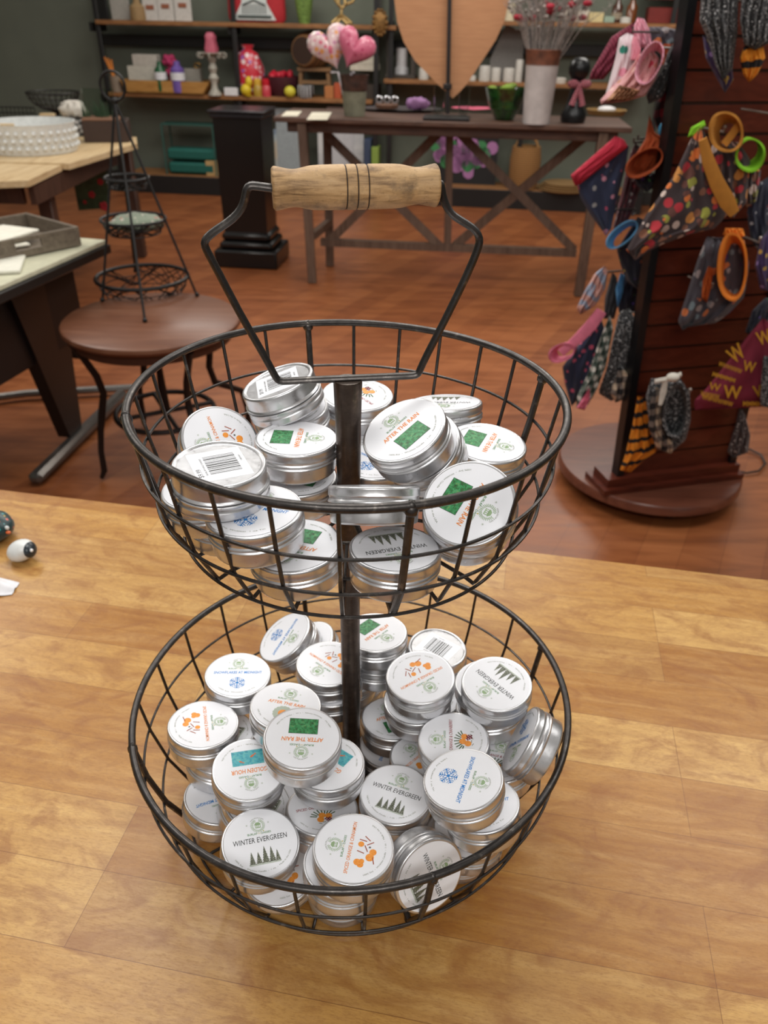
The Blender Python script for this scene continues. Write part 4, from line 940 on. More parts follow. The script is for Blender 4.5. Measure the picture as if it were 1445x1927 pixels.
m = MB(); m.bar(tb(846, 250), tb(842, 460), .045, .045, up=(0, 1, 0)); m.build('centre_post', greyw, r)
m = MB(); m.bar(tb(604, 455), tb(1084, 476), .05, .045); m.build('stretcher', greyw, r)
for px in (588,): a = TB.base(px, .30, 0); b = TB.base(px + (33 if px < 700 else -10), .30, .43); m = MB(); m.bar(a, b, .04, .045); m.build('end_rail', greyw, r)

# ================================================================== BLACK PEDESTAL
m = MB(); pb = Plane(5.29, -.1); p = pb.base(477, 0, .2); r = thing('black_pedestal', 'glossy black square pedestal with stepped base beside the trestle table', 'pedestal', (p.x, p.y, 0)); gl = plain((17, 15, 15), .28)
RP = Matrix.Rotation(math.radians(-6), 3, 'Z')
m.box((p.x, p.y, .06), (.44, .40, .12), 0, RP, .012); m.box((p.x, p.y, .145), (.37, .34, .05), 0, RP, .016); m.box((p.x, p.y, .2), (.34, .31, .06), 0, RP, .02); m.build('base', gl, r)
b0, b1 = (.15, .135), (.158, .148); vs = [(p.x, p.y, 0)] ; m = MB()
q = [RP @ Vector((sx_ * w_, sy_ * d_, z_)) + Vector((p.x, p.y, 0)) for (w_, d_), z_ in ((b0, .22), (b1, .93)) for sx_, sy_ in ((-1, -1), (1, -1), (1, 1), (-1, 1))]
m.add(q, [(0, 1, 5, 4), (1, 2, 6, 5), (2, 3, 7, 6), (3, 0, 4, 7), (0, 3, 2, 1), (4, 5, 6, 7)], 0, False); m.build('column', gl, r)
m = MB(); m.box((p.x, p.y, .945), (.345, .33, .03), 0, RP, .006); m.box((p.x, p.y, .967), (.37, .35, .018), 0, RP, .006); m.build('top_cap', plain((34, 32, 36), .22), r)

# ================================================================== ON THE TRESTLE TABLE
z = ZTB + .001
# heart board on stand
t = TB.base(840, z, .1); r = thing('heart_board_stand', 'large heart-shaped tan slatted board seen from behind on a black stand', 'sign', t)
hb = [(742, 0), (747, 40), (759, 78), (781, 115), (815, 150), (838, 172), (852, 185), (866, 172), (880, 156), (905, 118), (933, 75), (949, 40), (958, 0), (960, -40), (952, -80), (930, -108), (900, -116), (872, -104), (852, -76), (832, -104), (804, -116), (772, -108), (748, -80), (740, -40)]
def spl(P, n=4):
    out = []; N_ = len(P)
    for i in range(N_):
        p0, p1, p2, p3 = (Vector(P[(i + k) % N_]) for k in (-1, 0, 1, 2))
        for k in range(n):
            u = k / n; out.append(.5 * ((2 * p1) + (p2 - p0) * u + (2 * p0 - 5 * p1 + 4 * p2 - p3) * u * u + (3 * p1 - p0 - 3 * p2 + p3) * u ** 3))
    return out
pts = [TB.at(x, y, .12) for x, y in hb]
m = MB(); m.prism(pts[::-1], TB.R @ Vector((0, .022, 0)))
def slat():
    q = N('tan_slat_board'); v = q.mapping(); sp = q.n('SeparateXYZ'); q.l(v, sp.inputs[0]); fr = q.math('FRACT', q.math('MULTIPLY', sp.outputs['Z'], 22)); ln = q.math('LESS_THAN', fr, .06)
    nz = q.noise(q.mapping((4, 4, 60)), 2, 4)
    q.set(Base_Color=q.mix(q.math('MULTIPLY', ln, .15), q.ramp(nz, [(.3, srgb(164, 116, 80)), (.7, srgb(178, 130, 92))]), srgb(120, 84, 58)), Roughness=.7); return q.m
m.build('heart_board', slat(), r)
m = MB(); a = TB.at(842, 214, .085); b = TB.at(848, -118, .085); m.bar(a, b, .022, .022, up=(0, 1, 0)); c = TB.at(842, 163, .085); m.box(c, (.05, .035, .03), 0, TB.R, .004); m.build('pole', plain((24, 20, 20), .4), r)
m = MB(); m.box(t + Vector((0, -.02, .009)), (.27, .17, .018), 0, TB.R, .003); m.build('base_plate', plain((26, 22, 22), .4), r)
# bucket with balloons
t = TB.base(667, z, .14); sx, sz = TB.sx, TB.sz; r = thing('enamel_bucket', 'grey-green enamel bucket with rusted top band on the trestle table', 'bucket', t)
TB.lathe(667, 222, [(0, 222), (19, 222), (21, 200), (22.5, 176)], z, .14).build('bucket_body', plain((112, 110, 92), .6, 0, .15, 20), r)
TB.lathe(667, 222, [(22.5, 176), (24, 172), (24.5, 158), (25.5, 150), (26.5, 146), (24.5, 146), (21, 178), (18, 218), (0, 219)], z, .14).build('rust_band', plain((66, 40, 30), .6, 0, .35, 30), r)
def heart3(mb, c, s, th, rot=0, tilt=0):
    n = 28; rows = 9; vs = []; fs = []
    M = Matrix.Rotation(tilt, 3, 'Z') @ Matrix.Rotation(rot, 3, 'Y')
    for j in range(rows):
        u = -1 + 2 * j / (rows - 1); k = math.sqrt(max(0, 1 - u * u)) ** .8
        for i in range(n):
            a = 2 * PI * i / n; x = 16 * math.sin(a) ** 3; y = 13 * math.cos(a) - 5 * math.cos(2 * a) - 2 * math.cos(3 * a) - math.cos(4 * a)
            vs.append(c + M @ Vector((x / 16 * s * k, u * th, (y + 2.5) / 16 * s * k)))
    for j in range(rows - 1):
        for i in range(n): fs.append((j * n + i, j * n + (i + 1) % n, (j + 1) * n + (i + 1) % n, (j + 1) * n + i))
    mb.add(vs, fs)
foil = spots('confetti_foil', (206, 176, 178), [(196, 100, 120), (214, 150, 90), (226, 214, 210), (180, 120, 150)], 34, .6, .25)
bpk = spots('pink_foil', (190, 96, 122), [(168, 60, 92), (206, 130, 150)], 30, .4, .22)
for cx, cy, s_, rot, mt, lab, nm, sc in ((622, 92, .125, -.35, foil, 'confetti-print heart balloon rising from the enamel bucket', 'confetti_balloon', 0), (666, 95, .115, .45, bpk, 'shiny pink heart balloon at the right above the enamel bucket', 'pink_balloon', 0)):
    c = TB.at(cx, cy, .12 + (.04 if cx < 640 else 0)); r = thing(nm, lab, 'balloon', (c.x, c.y, c.z - .15), 'foil heart balloons')
    m = MB(); heart3(m, c, s_, .05, rot); recalc(m.build('balloon', mt, r))
    m = MB(); e = TB.at(652 + (4 if cx > 640 else -2), 150, .14); m.tube([c + Vector((0, 0, -s_ * .95)), (c + e) / 2 + Vector((0, 0, -.04)), e + Vector((0, 0, -.14))], .006, n=8); m.build('balloon_stick', plain((206, 200, 206), .3), r)
for x0, x1, y0, y1, lab in ((529, 568, 210, 219, 'yellowish card lying at the left end of the trestle table'), (577, 624, 212, 226, 'white card lying near the bucket on the trestle table')):
    m = MB(); q = [on(x0, y1, z), on(x1 - 8, y1, z), on(x1, y0, z), on(x0 + 10, y0, z)]; m.prism(q, (0, 0, .003)); item('table_card', m, plain((206, 200, 180), .7), lab, 'card', 'cards on the trestle table')
m = MB(); c = on(755, 208, z); m.lathe([(0, 0), (.16, 0), (.2, .012), (.21, .014), (.19, .008), (0, .006)], c, n=32, sx=1.3, sy=.75); item('silver_tray', m, plain((120, 112, 116), .3, .7), 'flat silver tray on the trestle table left of the heart stand', 'tray')
m = MB(); c = on(728, 203, z + .016); m.lathe([(0, 0), (.07, 0), (.075, .02), (0, .024)], c, n=20); item('wooden_riser', m, plain((110, 76, 54), .6), 'small round wooden riser on the silver tray', 'stand')
for k in range(3): m = MB(); cc = c + Vector((-.05 + .05 * k, -.0, .045)); m.tube([cc + Vector((.018 * math.cos(a / 12 * 2 * PI), 0, .018 * math.sin(a / 12 * 2 * PI))) for a in range(12)], .006, n=6, closed=True); item('silver_ring', m, plain((200, 200, 204), .2, .8), 'silver ring standing on the small wooden riser, %s of three' % ('left', 'middle', 'right')[k], 'ring', 'silver rings on the wooden riser')
m = MB(); c = on(785, 205, z + .016); m.sphere(c + Vector((0, 0, .03)), 1, sc=(.075, .05, .035), n=20, fn=lambda p: 1 + .18 * math.sin(p.x * 7) * math.cos(p.y * 6)); item('lavender_cloth', m, plain((176, 130, 182), .8), 'crumpled lavender cloth on the silver tray', 'cloth')
gls = glassm('clear_glass')
for cx, lab in ((825, 'clear glass tumbler left of the black stand pole'), (871, 'clear glass tumbler right of the black stand pole')):
    item('glass_tumbler', TB.lathe(cx, 213, [(0, 213), (9, 213), (11, 158), (10, 158), (8, 209), (0, 209)], z, .26, n=24), gls, lab, 'glass', 'glass tumblers behind the heart stand')
t = on(890, 207, z); m = MB(); heart3(m, Vector((0, 0, 0)), .13, .008); o = MB(); o.v = [Vector((v.x * 1.1, v.z * .8, v.y + .009)) + t for v in m.v]; o.f, o.m, o.sm = m.f, m.m, m.sm; item('pink_heart_dish', o, plain((216, 98, 126), .4), 'flat pink heart dish right of the heart stand', 'dish')
t = TB.base(948, z, .16); m = MB(); m.lathe([(0, 0), (.05, 0), (.06, .01), (.10, .09), (.125, .17), (.12, .17), (.09, .06), (0, .02)], t, n=32, wob=lambda a, z: 1 + .03 * math.sin(9 * a)); item('green_glass_bowl', m, plain((26, 70, 22), .12, coat=.6, var=.5, scale=18), 'dark green glass bowl on the trestle table', 'bowl')
m = MB()
rnd = random.Random(9)
for k in range(26): a = rnd.uniform(0, 2 * PI); q = rnd.uniform(0, .09); m.sphere(t + Vector((q * math.cos(a), q * math.sin(a), .14 + rnd.uniform(0, .04))), .022, n=6, sc=(1.3, 1, .7))
o = m.build('moss', plain((110, 136, 40), .8)); tag(o, 'yellow-green moss filling the green glass bowl', 'moss', kind='stuff')
# tall bucket with twigs
t = TB.base(1008, z, .02); sx, sz = TB.sx, TB.sz; r = thing('tall_flower_bucket', 'tall chalk white bucket with rusty top band on the trestle table', 'bucket', t)
TB.lathe(1008, 231, [(0, 231), (25, 231), (25.5, 225), (30, 125), (30.5, 123)], z, .02, n=32).build('bucket_body', plain((190, 184, 182), .6, 0, .1, 12), r)
TB.lathe(1008, 231, [(30.4, 124), (30.8, 110), (33, 97), (32, 96), (29, 120), (23, 224), (0, 226)], z, .02, n=32).build('rust_band', plain((104, 60, 40), .7, 0, .3, 20), r)
ct = t + Vector((0, 0, (231 - 100) * sz)); rnd = random.Random(4); FLW = []; m1 = MB(); m2 = MB(); m3 = MB()
for k in range(90):
    a = rnd.uniform(0, 2 * PI); sp_ = rnd.uniform(.05, .34); L1 = rnd.uniform(.22, .5); p0 = ct + Vector((.05 * math.cos(a), .05 * math.sin(a), -.1)); bias = Vector((.06, 0, 0))
    p2 = ct + Vector((sp_ * math.cos(a), sp_ * .7 * math.sin(a), L1 * (1 - .5 * sp_))) + bias; p1 = (p0 + p2) / 2 + Vector((0, 0, .06))
    m1.tube([p0, p1, p2], [.003, .0025, .0012], n=5)
    for q in range(5):
        u = rnd.uniform(.4, 1); pp = p0.lerp(p2, u) + Vector((rnd.uniform(-.01, .01), rnd.uniform(-.01, .01), .05 * (1 - abs(2 * u - 1)))); e = pp + Vector((rnd.uniform(-.05, .05), rnd.uniform(-.03, .03), rnd.uniform(0, .06))); m1.tube([pp, e], .0012, n=4)
        if rnd.random() < .09: (lambda mm: (mm.sphere(e, .022, n=7, sc=(1.2, 1, .7)), FLW.append(mm)))(MB())
        elif rnd.random() < .3: m1.sphere(e, .009, n=6)
tw = thing('dried_twig_bouquet', 'bouquet of frosted twigs and red flowers in the tall white bucket', 'flowers', ct + Vector((0, 0, -.1)))
m1.build('twigs', plain((150, 140, 134), .6, 0, .3, 60), tw)
for mm in FLW: mm.build('red_flower', plain((156, 28, 48), .7), tw)

# black figure with bow
t = TB.base(1077, z, .14); r = thing('black_cat_figure', 'glossy black vase-like figure with a round head beside the tall bucket', 'figure', t)
TB.lathe(1077, 222, [(0, 222), (22, 222), (24, 215), (24, 204), (17, 192), (14, 175), (11, 158), (9, 148), (13, 142), (19, 132), (20, 122), (17, 110), (10, 104), (0, 103)], z, .14, n=28).build('figure_body', plain((20, 20, 22), .3), r)
c = t + Vector((0, -.055, (222 - 153) * TB.sz)); m = MB()
for s_ in (-1, 1): m.sphere(c + Vector((s_ * .035, 0, .01)), 1, sc=(.035, .015, .022), n=12); m.tube([c, c + Vector((s_ * .03, -.005, -.10))], [.012, .018], n=8)
m.sphere(c, .015, n=8); m.build('bow', plaid('pink_check', (150, 60, 74), (178, 110, 118), (60, 40, 50), 60), r)
# small round tray with white stones
t = on(1140, 216, z); r = thing('rattan_tray', 'small round rattan tray at the right end of the trestle table', 'tray', t); m = MB(); m.lathe([(0, 0), (.11, 0), (.125, .03), (.118, .03), (.105, .008), (0, .008)], t, n=32); m.build('tray_body', stripes('rattan', (150, 118, 66), (112, 84, 44), 90, 0, .6, 'Z'), r)
m = MB(); m.sphere(t + Vector((0, 0, .03)), 1, sc=(.06, .05, .022), n=12); item('white_soap', m, plain((206, 204, 204), .5), 'white soap lying in the small rattan tray', 'soap')

# ================================================================== LEFT: LIGHT WOOD TABLE AND ITS GOODS
LW = wood('pale_maple_board', (176, 146, 104), (206, 180, 138), (220, 198, 160), 1, 1, .45); DW = wood('dark_umber_leg', (48, 30, 22), (72, 46, 34), (86, 58, 44), 1.2, 2, .5)
r = thing('display_table', 'table of pale boards on dark brown legs at the far left', 'table', (-2.2, 4.9, 0)); ZL = .79
m = MB(); m.prism([(-1.60, 5.32, ZL - .03), (-1.69, 5.62, ZL - .03), (-2.9, 5.75, ZL - .03), (-2.9, 4.56, ZL - .03), (-1.74, 4.50, ZL - .03)], (0, 0, .03)); m.build('table_board', LW, r)
m = MB(); m.prism([(-1.78, 4.495, ZL - .036), (-2.9, 4.555, ZL - .036), (-2.9, 4.15, ZL - .036), (-1.90, 3.97, ZL - .036), (-1.77, 4.02, ZL - .036)], (0, 0, .03)); m.build('table_board', LW, r)
m = MB(); m.bar((-1.80, 4.1, ZL - .09), (-1.78, 5.4, ZL - .09), .03, .09); m.bar((-1.85, 4.12, ZL - .09), (-2.9, 4.2, ZL - .09), .03, .09); m.build('apron', DW, r)
for x, y in ((-1.87, 4.42), (-1.79, 5.66), (-2.8, 4.3), (-2.8, 5.6)): m = MB(); m.bar((x, y, 0), (x, y, ZL - .037), .075, .075, bev=.006); m.build('leg', DW, r)
zt = ZL + .0015
c = on(64, 283, zt); R_ = 69 * (c - Vector((0, 0, H))).length / F * .98; r = thing('white_hobnail_bowl', 'large round white hobnail bowl on the pale board table', 'bowl', c)
m = MB(); hh = .155; m.lathe([(0, 0), (R_ * .96, 0), (R_ * .98, .01), (R_, hh * .9), (R_ * 1.02, hh), (R_ * .97, hh), (R_ * .93, .03), (0, .02)], c, n=48)
for j in range(3):
    for k in range(34):
        a = 2 * PI * (k + .5 * (j % 2)) / 34; m.sphere(c + Vector((R_ * math.cos(a), R_ * math.sin(a), .035 + .038 * j)), .0125, n=8)
m.build('bowl_body', plain((214, 216, 214), .3), r)
m = MB(); cc = c + Vector((.0, -R_ * .93, hh + .004)); m.bar(cc + Vector((-.06, 0, 0)), cc + Vector((.02, 0, 0)), .014, .014, bev=.004); m.build('wooden_grip', LW, r)
def wirebowl(name, c, R_, h, label, cat, foot=None, n=22, mt=None, rings=(1., .82, .6)):
    mt = mt or IRON; r = thing(name, label, cat, c); m = MB()
    for j, q in enumerate(rings): zz = h * (1 - j / len(rings)) ; m.tube([c + Vector((R_ * q * math.cos(a * PI / 24), R_ * q * math.sin(a * PI / 24), zz)) for a in range(48)], .004 if j else .006, n=6, closed=True)
    m.build('rim', mt, r); m = MB()
    for k in range(n): a = 2 * PI * k / n; m.tube([c + Vector((R_ * q * math.cos(a), R_ * q * math.sin(a), zz)) for q, zz in ((1, h), (.9, h * .6), (.62, h * .25), (.3, h * .05), (.1, .0))], .0025, n=5)
    m.build('wire_mesh', mt, r); return r
c0 = on(112, 243, zt); m = MB()
ft = thing('footed_wire_dish', 'shallow dark wire dish on a black foot behind the white hobnail bowl', 'dish', c0)
m.lathe([(0, 0), (.075, 0), (.07, .012), (.02, .03), (.016, .09), (.03, .11), (0, .112)], c0, n=24); m.build('foot', BLK, ft)
c = c0 + Vector((0, 0, .112)); R_ = 50 * 5.0 / F; m = MB(); h = .115
for j, (q, zz) in enumerate(((1, h), (.93, h * .72), (.78, h * .42), (.5, h * .15))): m.tube([c + Vector((R_ * q * math.cos(a * PI / 24), R_ * q * math.sin(a * PI / 24), zz)) for a in range(48)], .005 if j == 0 else .003, n=6, closed=True)
for k in range(28): a = 2 * PI * k / 28; m.tube([c + Vector((R_ * q * math.cos(a), R_ * q * math.sin(a), zz)) for q, zz in ((1, h), (.93, h * .72), (.78, h * .42), (.5, h * .15), (.1, 0))], .003, n=5)
m.build('wire_bowl', IRON, ft)
cA = on(150, 262, zt)
m = MB(); cc = on(145, 255, zt); m.lathe([(0, 0), (.06, 0), (.075, .03), (.07, .10), (.062, .10), (.05, .01), (0, .01)], cc, n=20); item('patterned_cup', m, plaid('grey_check', (40, 40, 42), (120, 120, 120), (190, 188, 186), 34), 'black and white patterned cup beside the hobnail bowl', 'cup')
m = MB(); m.sphere(cc + Vector((.0, .02, .150)), 1, sc=(.085, .07, .055), n=20, fn=lambda p: 1 + .2 * math.sin(9 * p.x + 3 * p.z) * math.cos(8 * p.y)); item('crumpled_paper', m, plain((196, 190, 180), .7), 'crumpled white tissue on top of the patterned cup', 'paper')
cb_ = on(205, 264, zt); r = thing('brown_crate', 'dark brown wooden crate at the right end of the pale board table', 'crate', cb_); RB = Matrix.Rotation(.2, 3, 'Z'); m = MB()
for sgn in (-1, 1): m.box(cb_ + RB @ Vector((0, sgn * .09, .06)), (.27, .015, .12), 0, RB, .002); m.box(cb_ + RB @ Vector((sgn * .13, 0, .06)), (.015, .18, .12), 0, RB, .002)
m.box(cb_ + Vector((0, 0, .008)), (.26, .18, .012), 0, RB); m.build('crate_sides', plain((56, 38, 30), .6), r); m = MB(); m.box(cb_ + RB @ Vector((-.02, 0, .126)), (.23, .19, .012), 0, RB, .002); m.build('crate_lid', plain((112, 76, 52), .6), r)
m = MB(); 
for k in range(40): a = random.uniform(0, 2 * PI); q = random.uniform(0, .05); e = cb_ + Vector((-.05 + q * math.cos(a) * 2, .02 + q * math.sin(a), .133)); m.tube([e, e + Vector((random.uniform(-.03, .03), 0, random.uniform(.04, .1)))], [.004, .001], n=4)
item('green_sprigs', m, plain((40, 66, 40), .8), 'dark green artificial sprigs on the brown crate', 'plant')
m = MB(); a = on(168, 262, zt); m.box(a + Vector((.05, .16, .14)), (.2, .004, .28), 0, Matrix.Rotation(.05, 3, 'Z')); item('glass_sheet', m, glassm('greenish_glass', (214, 226, 214), .03), 'clear unframed glass sheet standing behind the brown crate', 'glass')
m = MB(); c = on(40, 243, zt) ; 
for j in range(4): m.tube([c + Vector((-.35, 0, .03 + .035 * j)), c + Vector((.12, 0, .03 + .035 * j))], .004, n=5)
for k in range(18): m.tube([c + Vector((-.35 + .47 * k / 17, 0, 0)), c + Vector((-.35 + .47 * k / 17, 0, .14))], .003, n=5)
for dx in (-.35, .12): m.bar(c + Vector((dx, -.05, .004)), c + Vector((dx, .05, .004)), .01, .008)
item('wire_rack', m, IRON, 'dark wire rack along the back of the pale board table', 'rack')
m = MB(); c = on(95, 247, zt); m.bar(c + Vector((-.05, 0, .10)), c + Vector((.05, .01, .10)), .05, .02, bev=.006); m.bar(c + Vector((0, 0, 0)), c + Vector((0, 0, .09)), .03, .03); item('wooden_scoop', m, LW, 'small pale wooden block behind the hobnail bowl', 'block')
# glass picture hanging below the table edge
pg = Plane(5.22, -.15); m = MB(); q = [pg.at(*p_) for p_ in ((134, 322), (200, 320), (206, 392), (148, 396))]; m.prism(q, (0, .006, 0)); r = solo('flower_glass_panel', m, pic('green_glass_art', [(.4, (46, 66, 46)), (.6, (64, 88, 62)), (.75, (84, 104, 76))], 14), 'green glass panel painted with red flowers hanging under the pale table', 'picture')
for k, (x, y, s_) in enumerate(((151, 337, .02), (189, 342, .02), (173, 366, .022), (196, 388, .03), (160, 380, .012))):
    m = MB(); cc = pg.at(x, y) + Vector((0, -.004, 0))
    for j in range(5): m.sphere(cc + Vector((s_ * .6 * math.cos(j * 1.257), 0, s_ * .6 * math.sin(j * 1.257))), s_ * .5, n=8, sc=(1, .2, 1))
    m.build('painted_flower', plain((176, 40, 52), .6), r)
m = MB(); m.bar(pg.at(136, 322) + Vector((0, .02, 0)), pg.at(136, 322) + Vector((0, .02, .18)), .006, .006); m.bar(pg.at(198, 320) + Vector((0, .02, 0)), pg.at(198, 320) + Vector((0, .02, .18)), .006, .006); m.build('hanging_strap', IRON, r)

# ================================================================== DESK AT THE LEFT EDGE
C0 = Vector((-1.093, 3.014, .75)); e1 = Vector((-.227, -.974, 0)).normalized(); e2 = Vector((-.974, .227, 0)).normalized(); up = Vector((0, 0, 1))
r = thing('office_desk', 'dark desk with cream top and steel T-foot at the left edge', 'desk', (-1.45, 2.6, 0)); RD = Matrix((-e1, -e2, up)).transposed()
def dk_(a, b, zz): return Vector((C0.x, C0.y, 0)) + e1 * a + e2 * b + up * zz
m = MB(); m.box(dk_(.78, .36, .742), (1.58, .74, .016), 0, RD, .002); m.build('cream_top', plain((206, 204, 178), .35, coat=.2), r)
m = MB(); m.box(dk_(.78, .36, .716), (1.60, .76, .034), 0, RD, .004); m.build('top_edge', plain((26, 22, 20), .4), r)
m = MB(); m.box(dk_(.52, .10, .55), (.86, .02, .30), 0, RD); m.box(dk_(.10, .40, .50), (.02, .6, .4), 0, RD); m.build('modesty_panel', plain((24, 15, 13), .5), r)
fa, fb = Vector((-1.285, 2.42, 0)), Vector((-1.19, 3.2, 0)); fm = fa.lerp(fb, .44)
m = MB(); d = (fb - fa).normalized(); s2 = Vector((-d.y, d.x, 0))
V = lambda a, zz: fm + d * a + up * zz
m.prism([V(-.05, .06), V(.05, .06), V(.14, .70), V(-.22, .70)], s2 * .05); m.build('desk_leg', plain((18, 14, 14), .4), r)
m = MB(); m.bar(fa + up * .035, fb + up * .035, .055, .045, bev=.015); m.build('steel_foot', plain((120, 116, 112), .3, .8), r)
m = MB(); m.tube([dk_(.2, .9, .03), dk_(-.05, .55, .03), dk_(-.25, .1, .03)], .018); m.build('rear_foot', plain((150, 146, 142), .25, .9), r)
# wooden tray with papers
ta, tb_, tc = on(30, 487, .753), on(150, 462, .753), on(75, 416, .753)
ex = (tb_ - ta).normalized(); w_ = (tb_ - ta).length; ey = Vector((-ex.y, ex.x, 0)); d_ = .34; RT = Matrix((ex, ey, up)).transposed(); tc = ta + ex * w_ / 2 + ey * d_ / 2
w_ += .14; tc = tc - ex * .07
r = thing('wooden_paper_tray', 'grey-brown wooden tray with cut-out handles on the cream desk', 'tray', tc); gw = wood('driftwood_tray', (84, 74, 62), (112, 100, 86), (128, 116, 100), 2, 0, .6); m = MB()
m.box(tc + up * .006, (w_, d_, .01), 0, RT)
for s_ in (-1, 1): m.box(tc + RT @ Vector((s_ * w_ / 2, 0, .035)), (.012, d_ + .012, .066), 0, RT, .002)
for s_ in (-1, 1):
    m.box(tc + RT @ Vector((0, s_ * d_ / 2, .013)), (w_, .012, .024), 0, RT, .001); m.box(tc + RT @ Vector((0, s_ * d_ / 2, .060)), (w_, .012, .014), 0, RT, .001)
    for q in (-1, 1): m.box(tc + RT @ Vector((q * (w_ / 4 + .025), s_ * d_ / 2, .039)), (w_ / 2 - .05, .012, .028), 0, RT)
m.build('tray_body', gw, r)
for k in range(3):
    m = MB(); RR = RT @ Matrix.Rotation(.25 * k - .2, 3, 'Z'); m.box(tc + RT @ Vector((-.06 + .02 * k, .0, .02 + .014 * k)), (.24, .17, .010), 0, RR, .003)
    item('paper_pad', m, plain((226, 222, 208), .6), 'cream paper pad in the wooden desk tray, %s of the stack' % ('bottom', 'middle', 'top')[k], 'paper', 'paper pads in the desk tray')
m = MB(); a = on(5, 502, .7515); m.box(a + up * .006, (.13, .2, .011), 0, Matrix.Rotation(.3, 3, 'Z'), .002); item('loose_card', m, plain((222, 220, 206), .6), 'white card on the desk in front of the wooden tray', 'card')

# ================================================================== ROUND SIDE TABLE
zs_ = .58; sc_ = on(285, 598, zs_); Rs = .5 * (on(453, 600, zs_) - on(117, 600, zs_)).length
r = thing('round_side_table', 'round worn brown table on dark cast iron legs behind the wire basket', 'table', (sc_.x, sc_.y, 0))
tw_ = wood('worn_cherry_top', (84, 48, 30), (108, 66, 44), (128, 88, 66), .6, 0, .42, .08)
m = MB(); m.lathe([(0, -.036), (Rs - .025, -.036), (Rs - .008, -.03), (Rs, -.018), (Rs - .002, -.006), (Rs - .010, 0), (0, 0)], sc_, n=64); recalc(m.build('round_top', tw_, r))
m = MB(); m.lathe([(Rs - .05, -.07), (Rs - .035, -.07), (Rs - .035, -.036), (Rs - .05, -.036)], sc_, n=48, close=True); m.build('apron_ring', plain((78, 46, 32), .5), r)
cast = plain((34, 26, 24), .45, .4); feet = [on(200, 903, 0), on(470, 815, 0), Vector((-1.02, 2.93, 0)), Vector((-.62, 2.38, 0))]
gc = Vector((sc_.x, sc_.y, 0))
for k, f in enumerate(feet):
    dd = Vector((f.x - gc.x, f.y - gc.y, 0)); dn = dd.normalized(); Lr = dd.length
    prof = [(.92 * Rs, .54), (.82 * Rs, .48), (.72 * Rs, .41), (.68 * Rs, .34), (.74 * Rs, .27), (Lr * .94, .20), (Lr * .99, .12), (Lr, .04), (Lr + .015, .012)]
    m = MB(); m.tube([gc + dn * a + up * zz for a, zz in smooth([(a_, z_) for a_, z_ in [(p[0], p[1]) for p in prof]])] if False else [gc + dn * a + up * zz for a, zz in prof], [.011, .012, .013, .013, .014, .012, .011, .012, .008], n=8); m.build('leg', cast, r)
m = MB(); m.tube([gc + up * .22 + Vector((.18 * math.cos(a * PI / 16), .18 * math.sin(a * PI / 16), 0)) for a in range(32)], .01, closed=True)
for a in range(4): m.tube([gc + up * .22, gc + up * .22 + Vector((.18 * math.cos(a * PI / 2 + .5), .18 * math.sin(a * PI / 2 + .5), 0))], .009)
m.tube([gc + up * .22, gc + up * .4, gc + up * .55], [.02, .012, .012]); m.build('centre_scroll', cast, r)

# tiered wire tree
zz_ = zs_ + .001; fpts = [on(193, 567, zz_), on(273, 606, zz_), on(371, 557, zz_)]; cc = on(271, 543, zz_); ap = at(216, 190, cc.y)
r = thing('tiered_wire_tree', 'conical black wire stand with three hanging wire dishes on the round side table', 'stand', cc)
fb_ = on(255, 512, zz_); m = None
for f in fpts + [fb_]:
    m = MB(); m.tube([f, f + (ap - f) * .5, ap], .0045, n=8); m.sphere(f + Vector((0, 0, .006)), .009, n=8); m.build('leg', IRON, r)
m = MB(); m.tube([ap + Vector((0, 0, .045)) + Vector((.042 * math.cos(a * PI / 12), 0, .045 * math.sin(a * PI / 12))) for a in range(24)], .0045, closed=True); m.build('ring_handle', IRON, r)
m = MB(); m.sphere(ap, .012, n=8)
m.build('apex', IRON, r)
def tdish(px0, px1, py, hgt, seed):
    # find height on the axis where the column passes py
    best = None
    for i in range(200):
        u = i / 200; p = cc.lerp(ap, u); q = p - Vector((0, 0, H)); 
        c_, s_ = math.cos(PIT), math.sin(PIT); fy = q.y * c_ - q.z * s_; fz = q.y * s_ + q.z * c_; v = -F * fz / fy
        y = 963.5 + F * q.x / fy * math.sin(ROLL) + v * math.cos(ROLL)
        if best is None or abs(y - py) < best[0]: best = (abs(y - py), p, fy)
    p, fy = best[1], best[2]; R_ = (px1 - px0) / 2 * fy / F; d = MB()
    d.tube([p + Vector((R_ * math.cos(a * PI / 24), R_ * math.sin(a * PI / 24), 0)) for a in range(48)], .0075 if seed == 1 else .0055, n=8, closed=True)
    ob = d.build('wire_dish', IRON, r); rnd = random.Random(seed); d = MB()
    for k in range(22):
        a = rnd.uniform(0, 2 * PI); b = a + rnd.uniform(.8, 2.4)
        d.tube([p + Vector((R_ * q * math.cos(a + (b - a) * w), R_ * q * math.sin(a + (b - a) * w), -hgt * zz)) for q, zz, w in ((1, 0, 0), (.93, .5, .25), (.8, .95, .5), (.93, .5, .75), (1, 0, 1))], .0022, n=5)
    for zz in (.5, .95): d.tube([p + Vector((R_ * (1 - .2 * zz) * math.cos(a * PI / 24), R_ * (1 - .2 * zz) * math.sin(a * PI / 24), -hgt * zz)) for a in range(48)], .002, n=5, closed=True)
    for k in range(9): xx = -.8 + .2 * k; ln = math.sqrt(max(0, .64 - xx * xx)); d.tube([p + Vector((R_ * xx, -R_ * ln, -hgt * .96)), p + Vector((R_ * xx, R_ * ln, -hgt * .96))], .0016, n=4)
    d.build('wire_weave', IRON, ob); return p, R_
pL, RL_ = tdish(188, 356, 521, .07, 1); pM, RM_ = tdish(196, 314, 413, .05, 2); pS, RS_ = tdish(201, 281, 334, .035, 3)
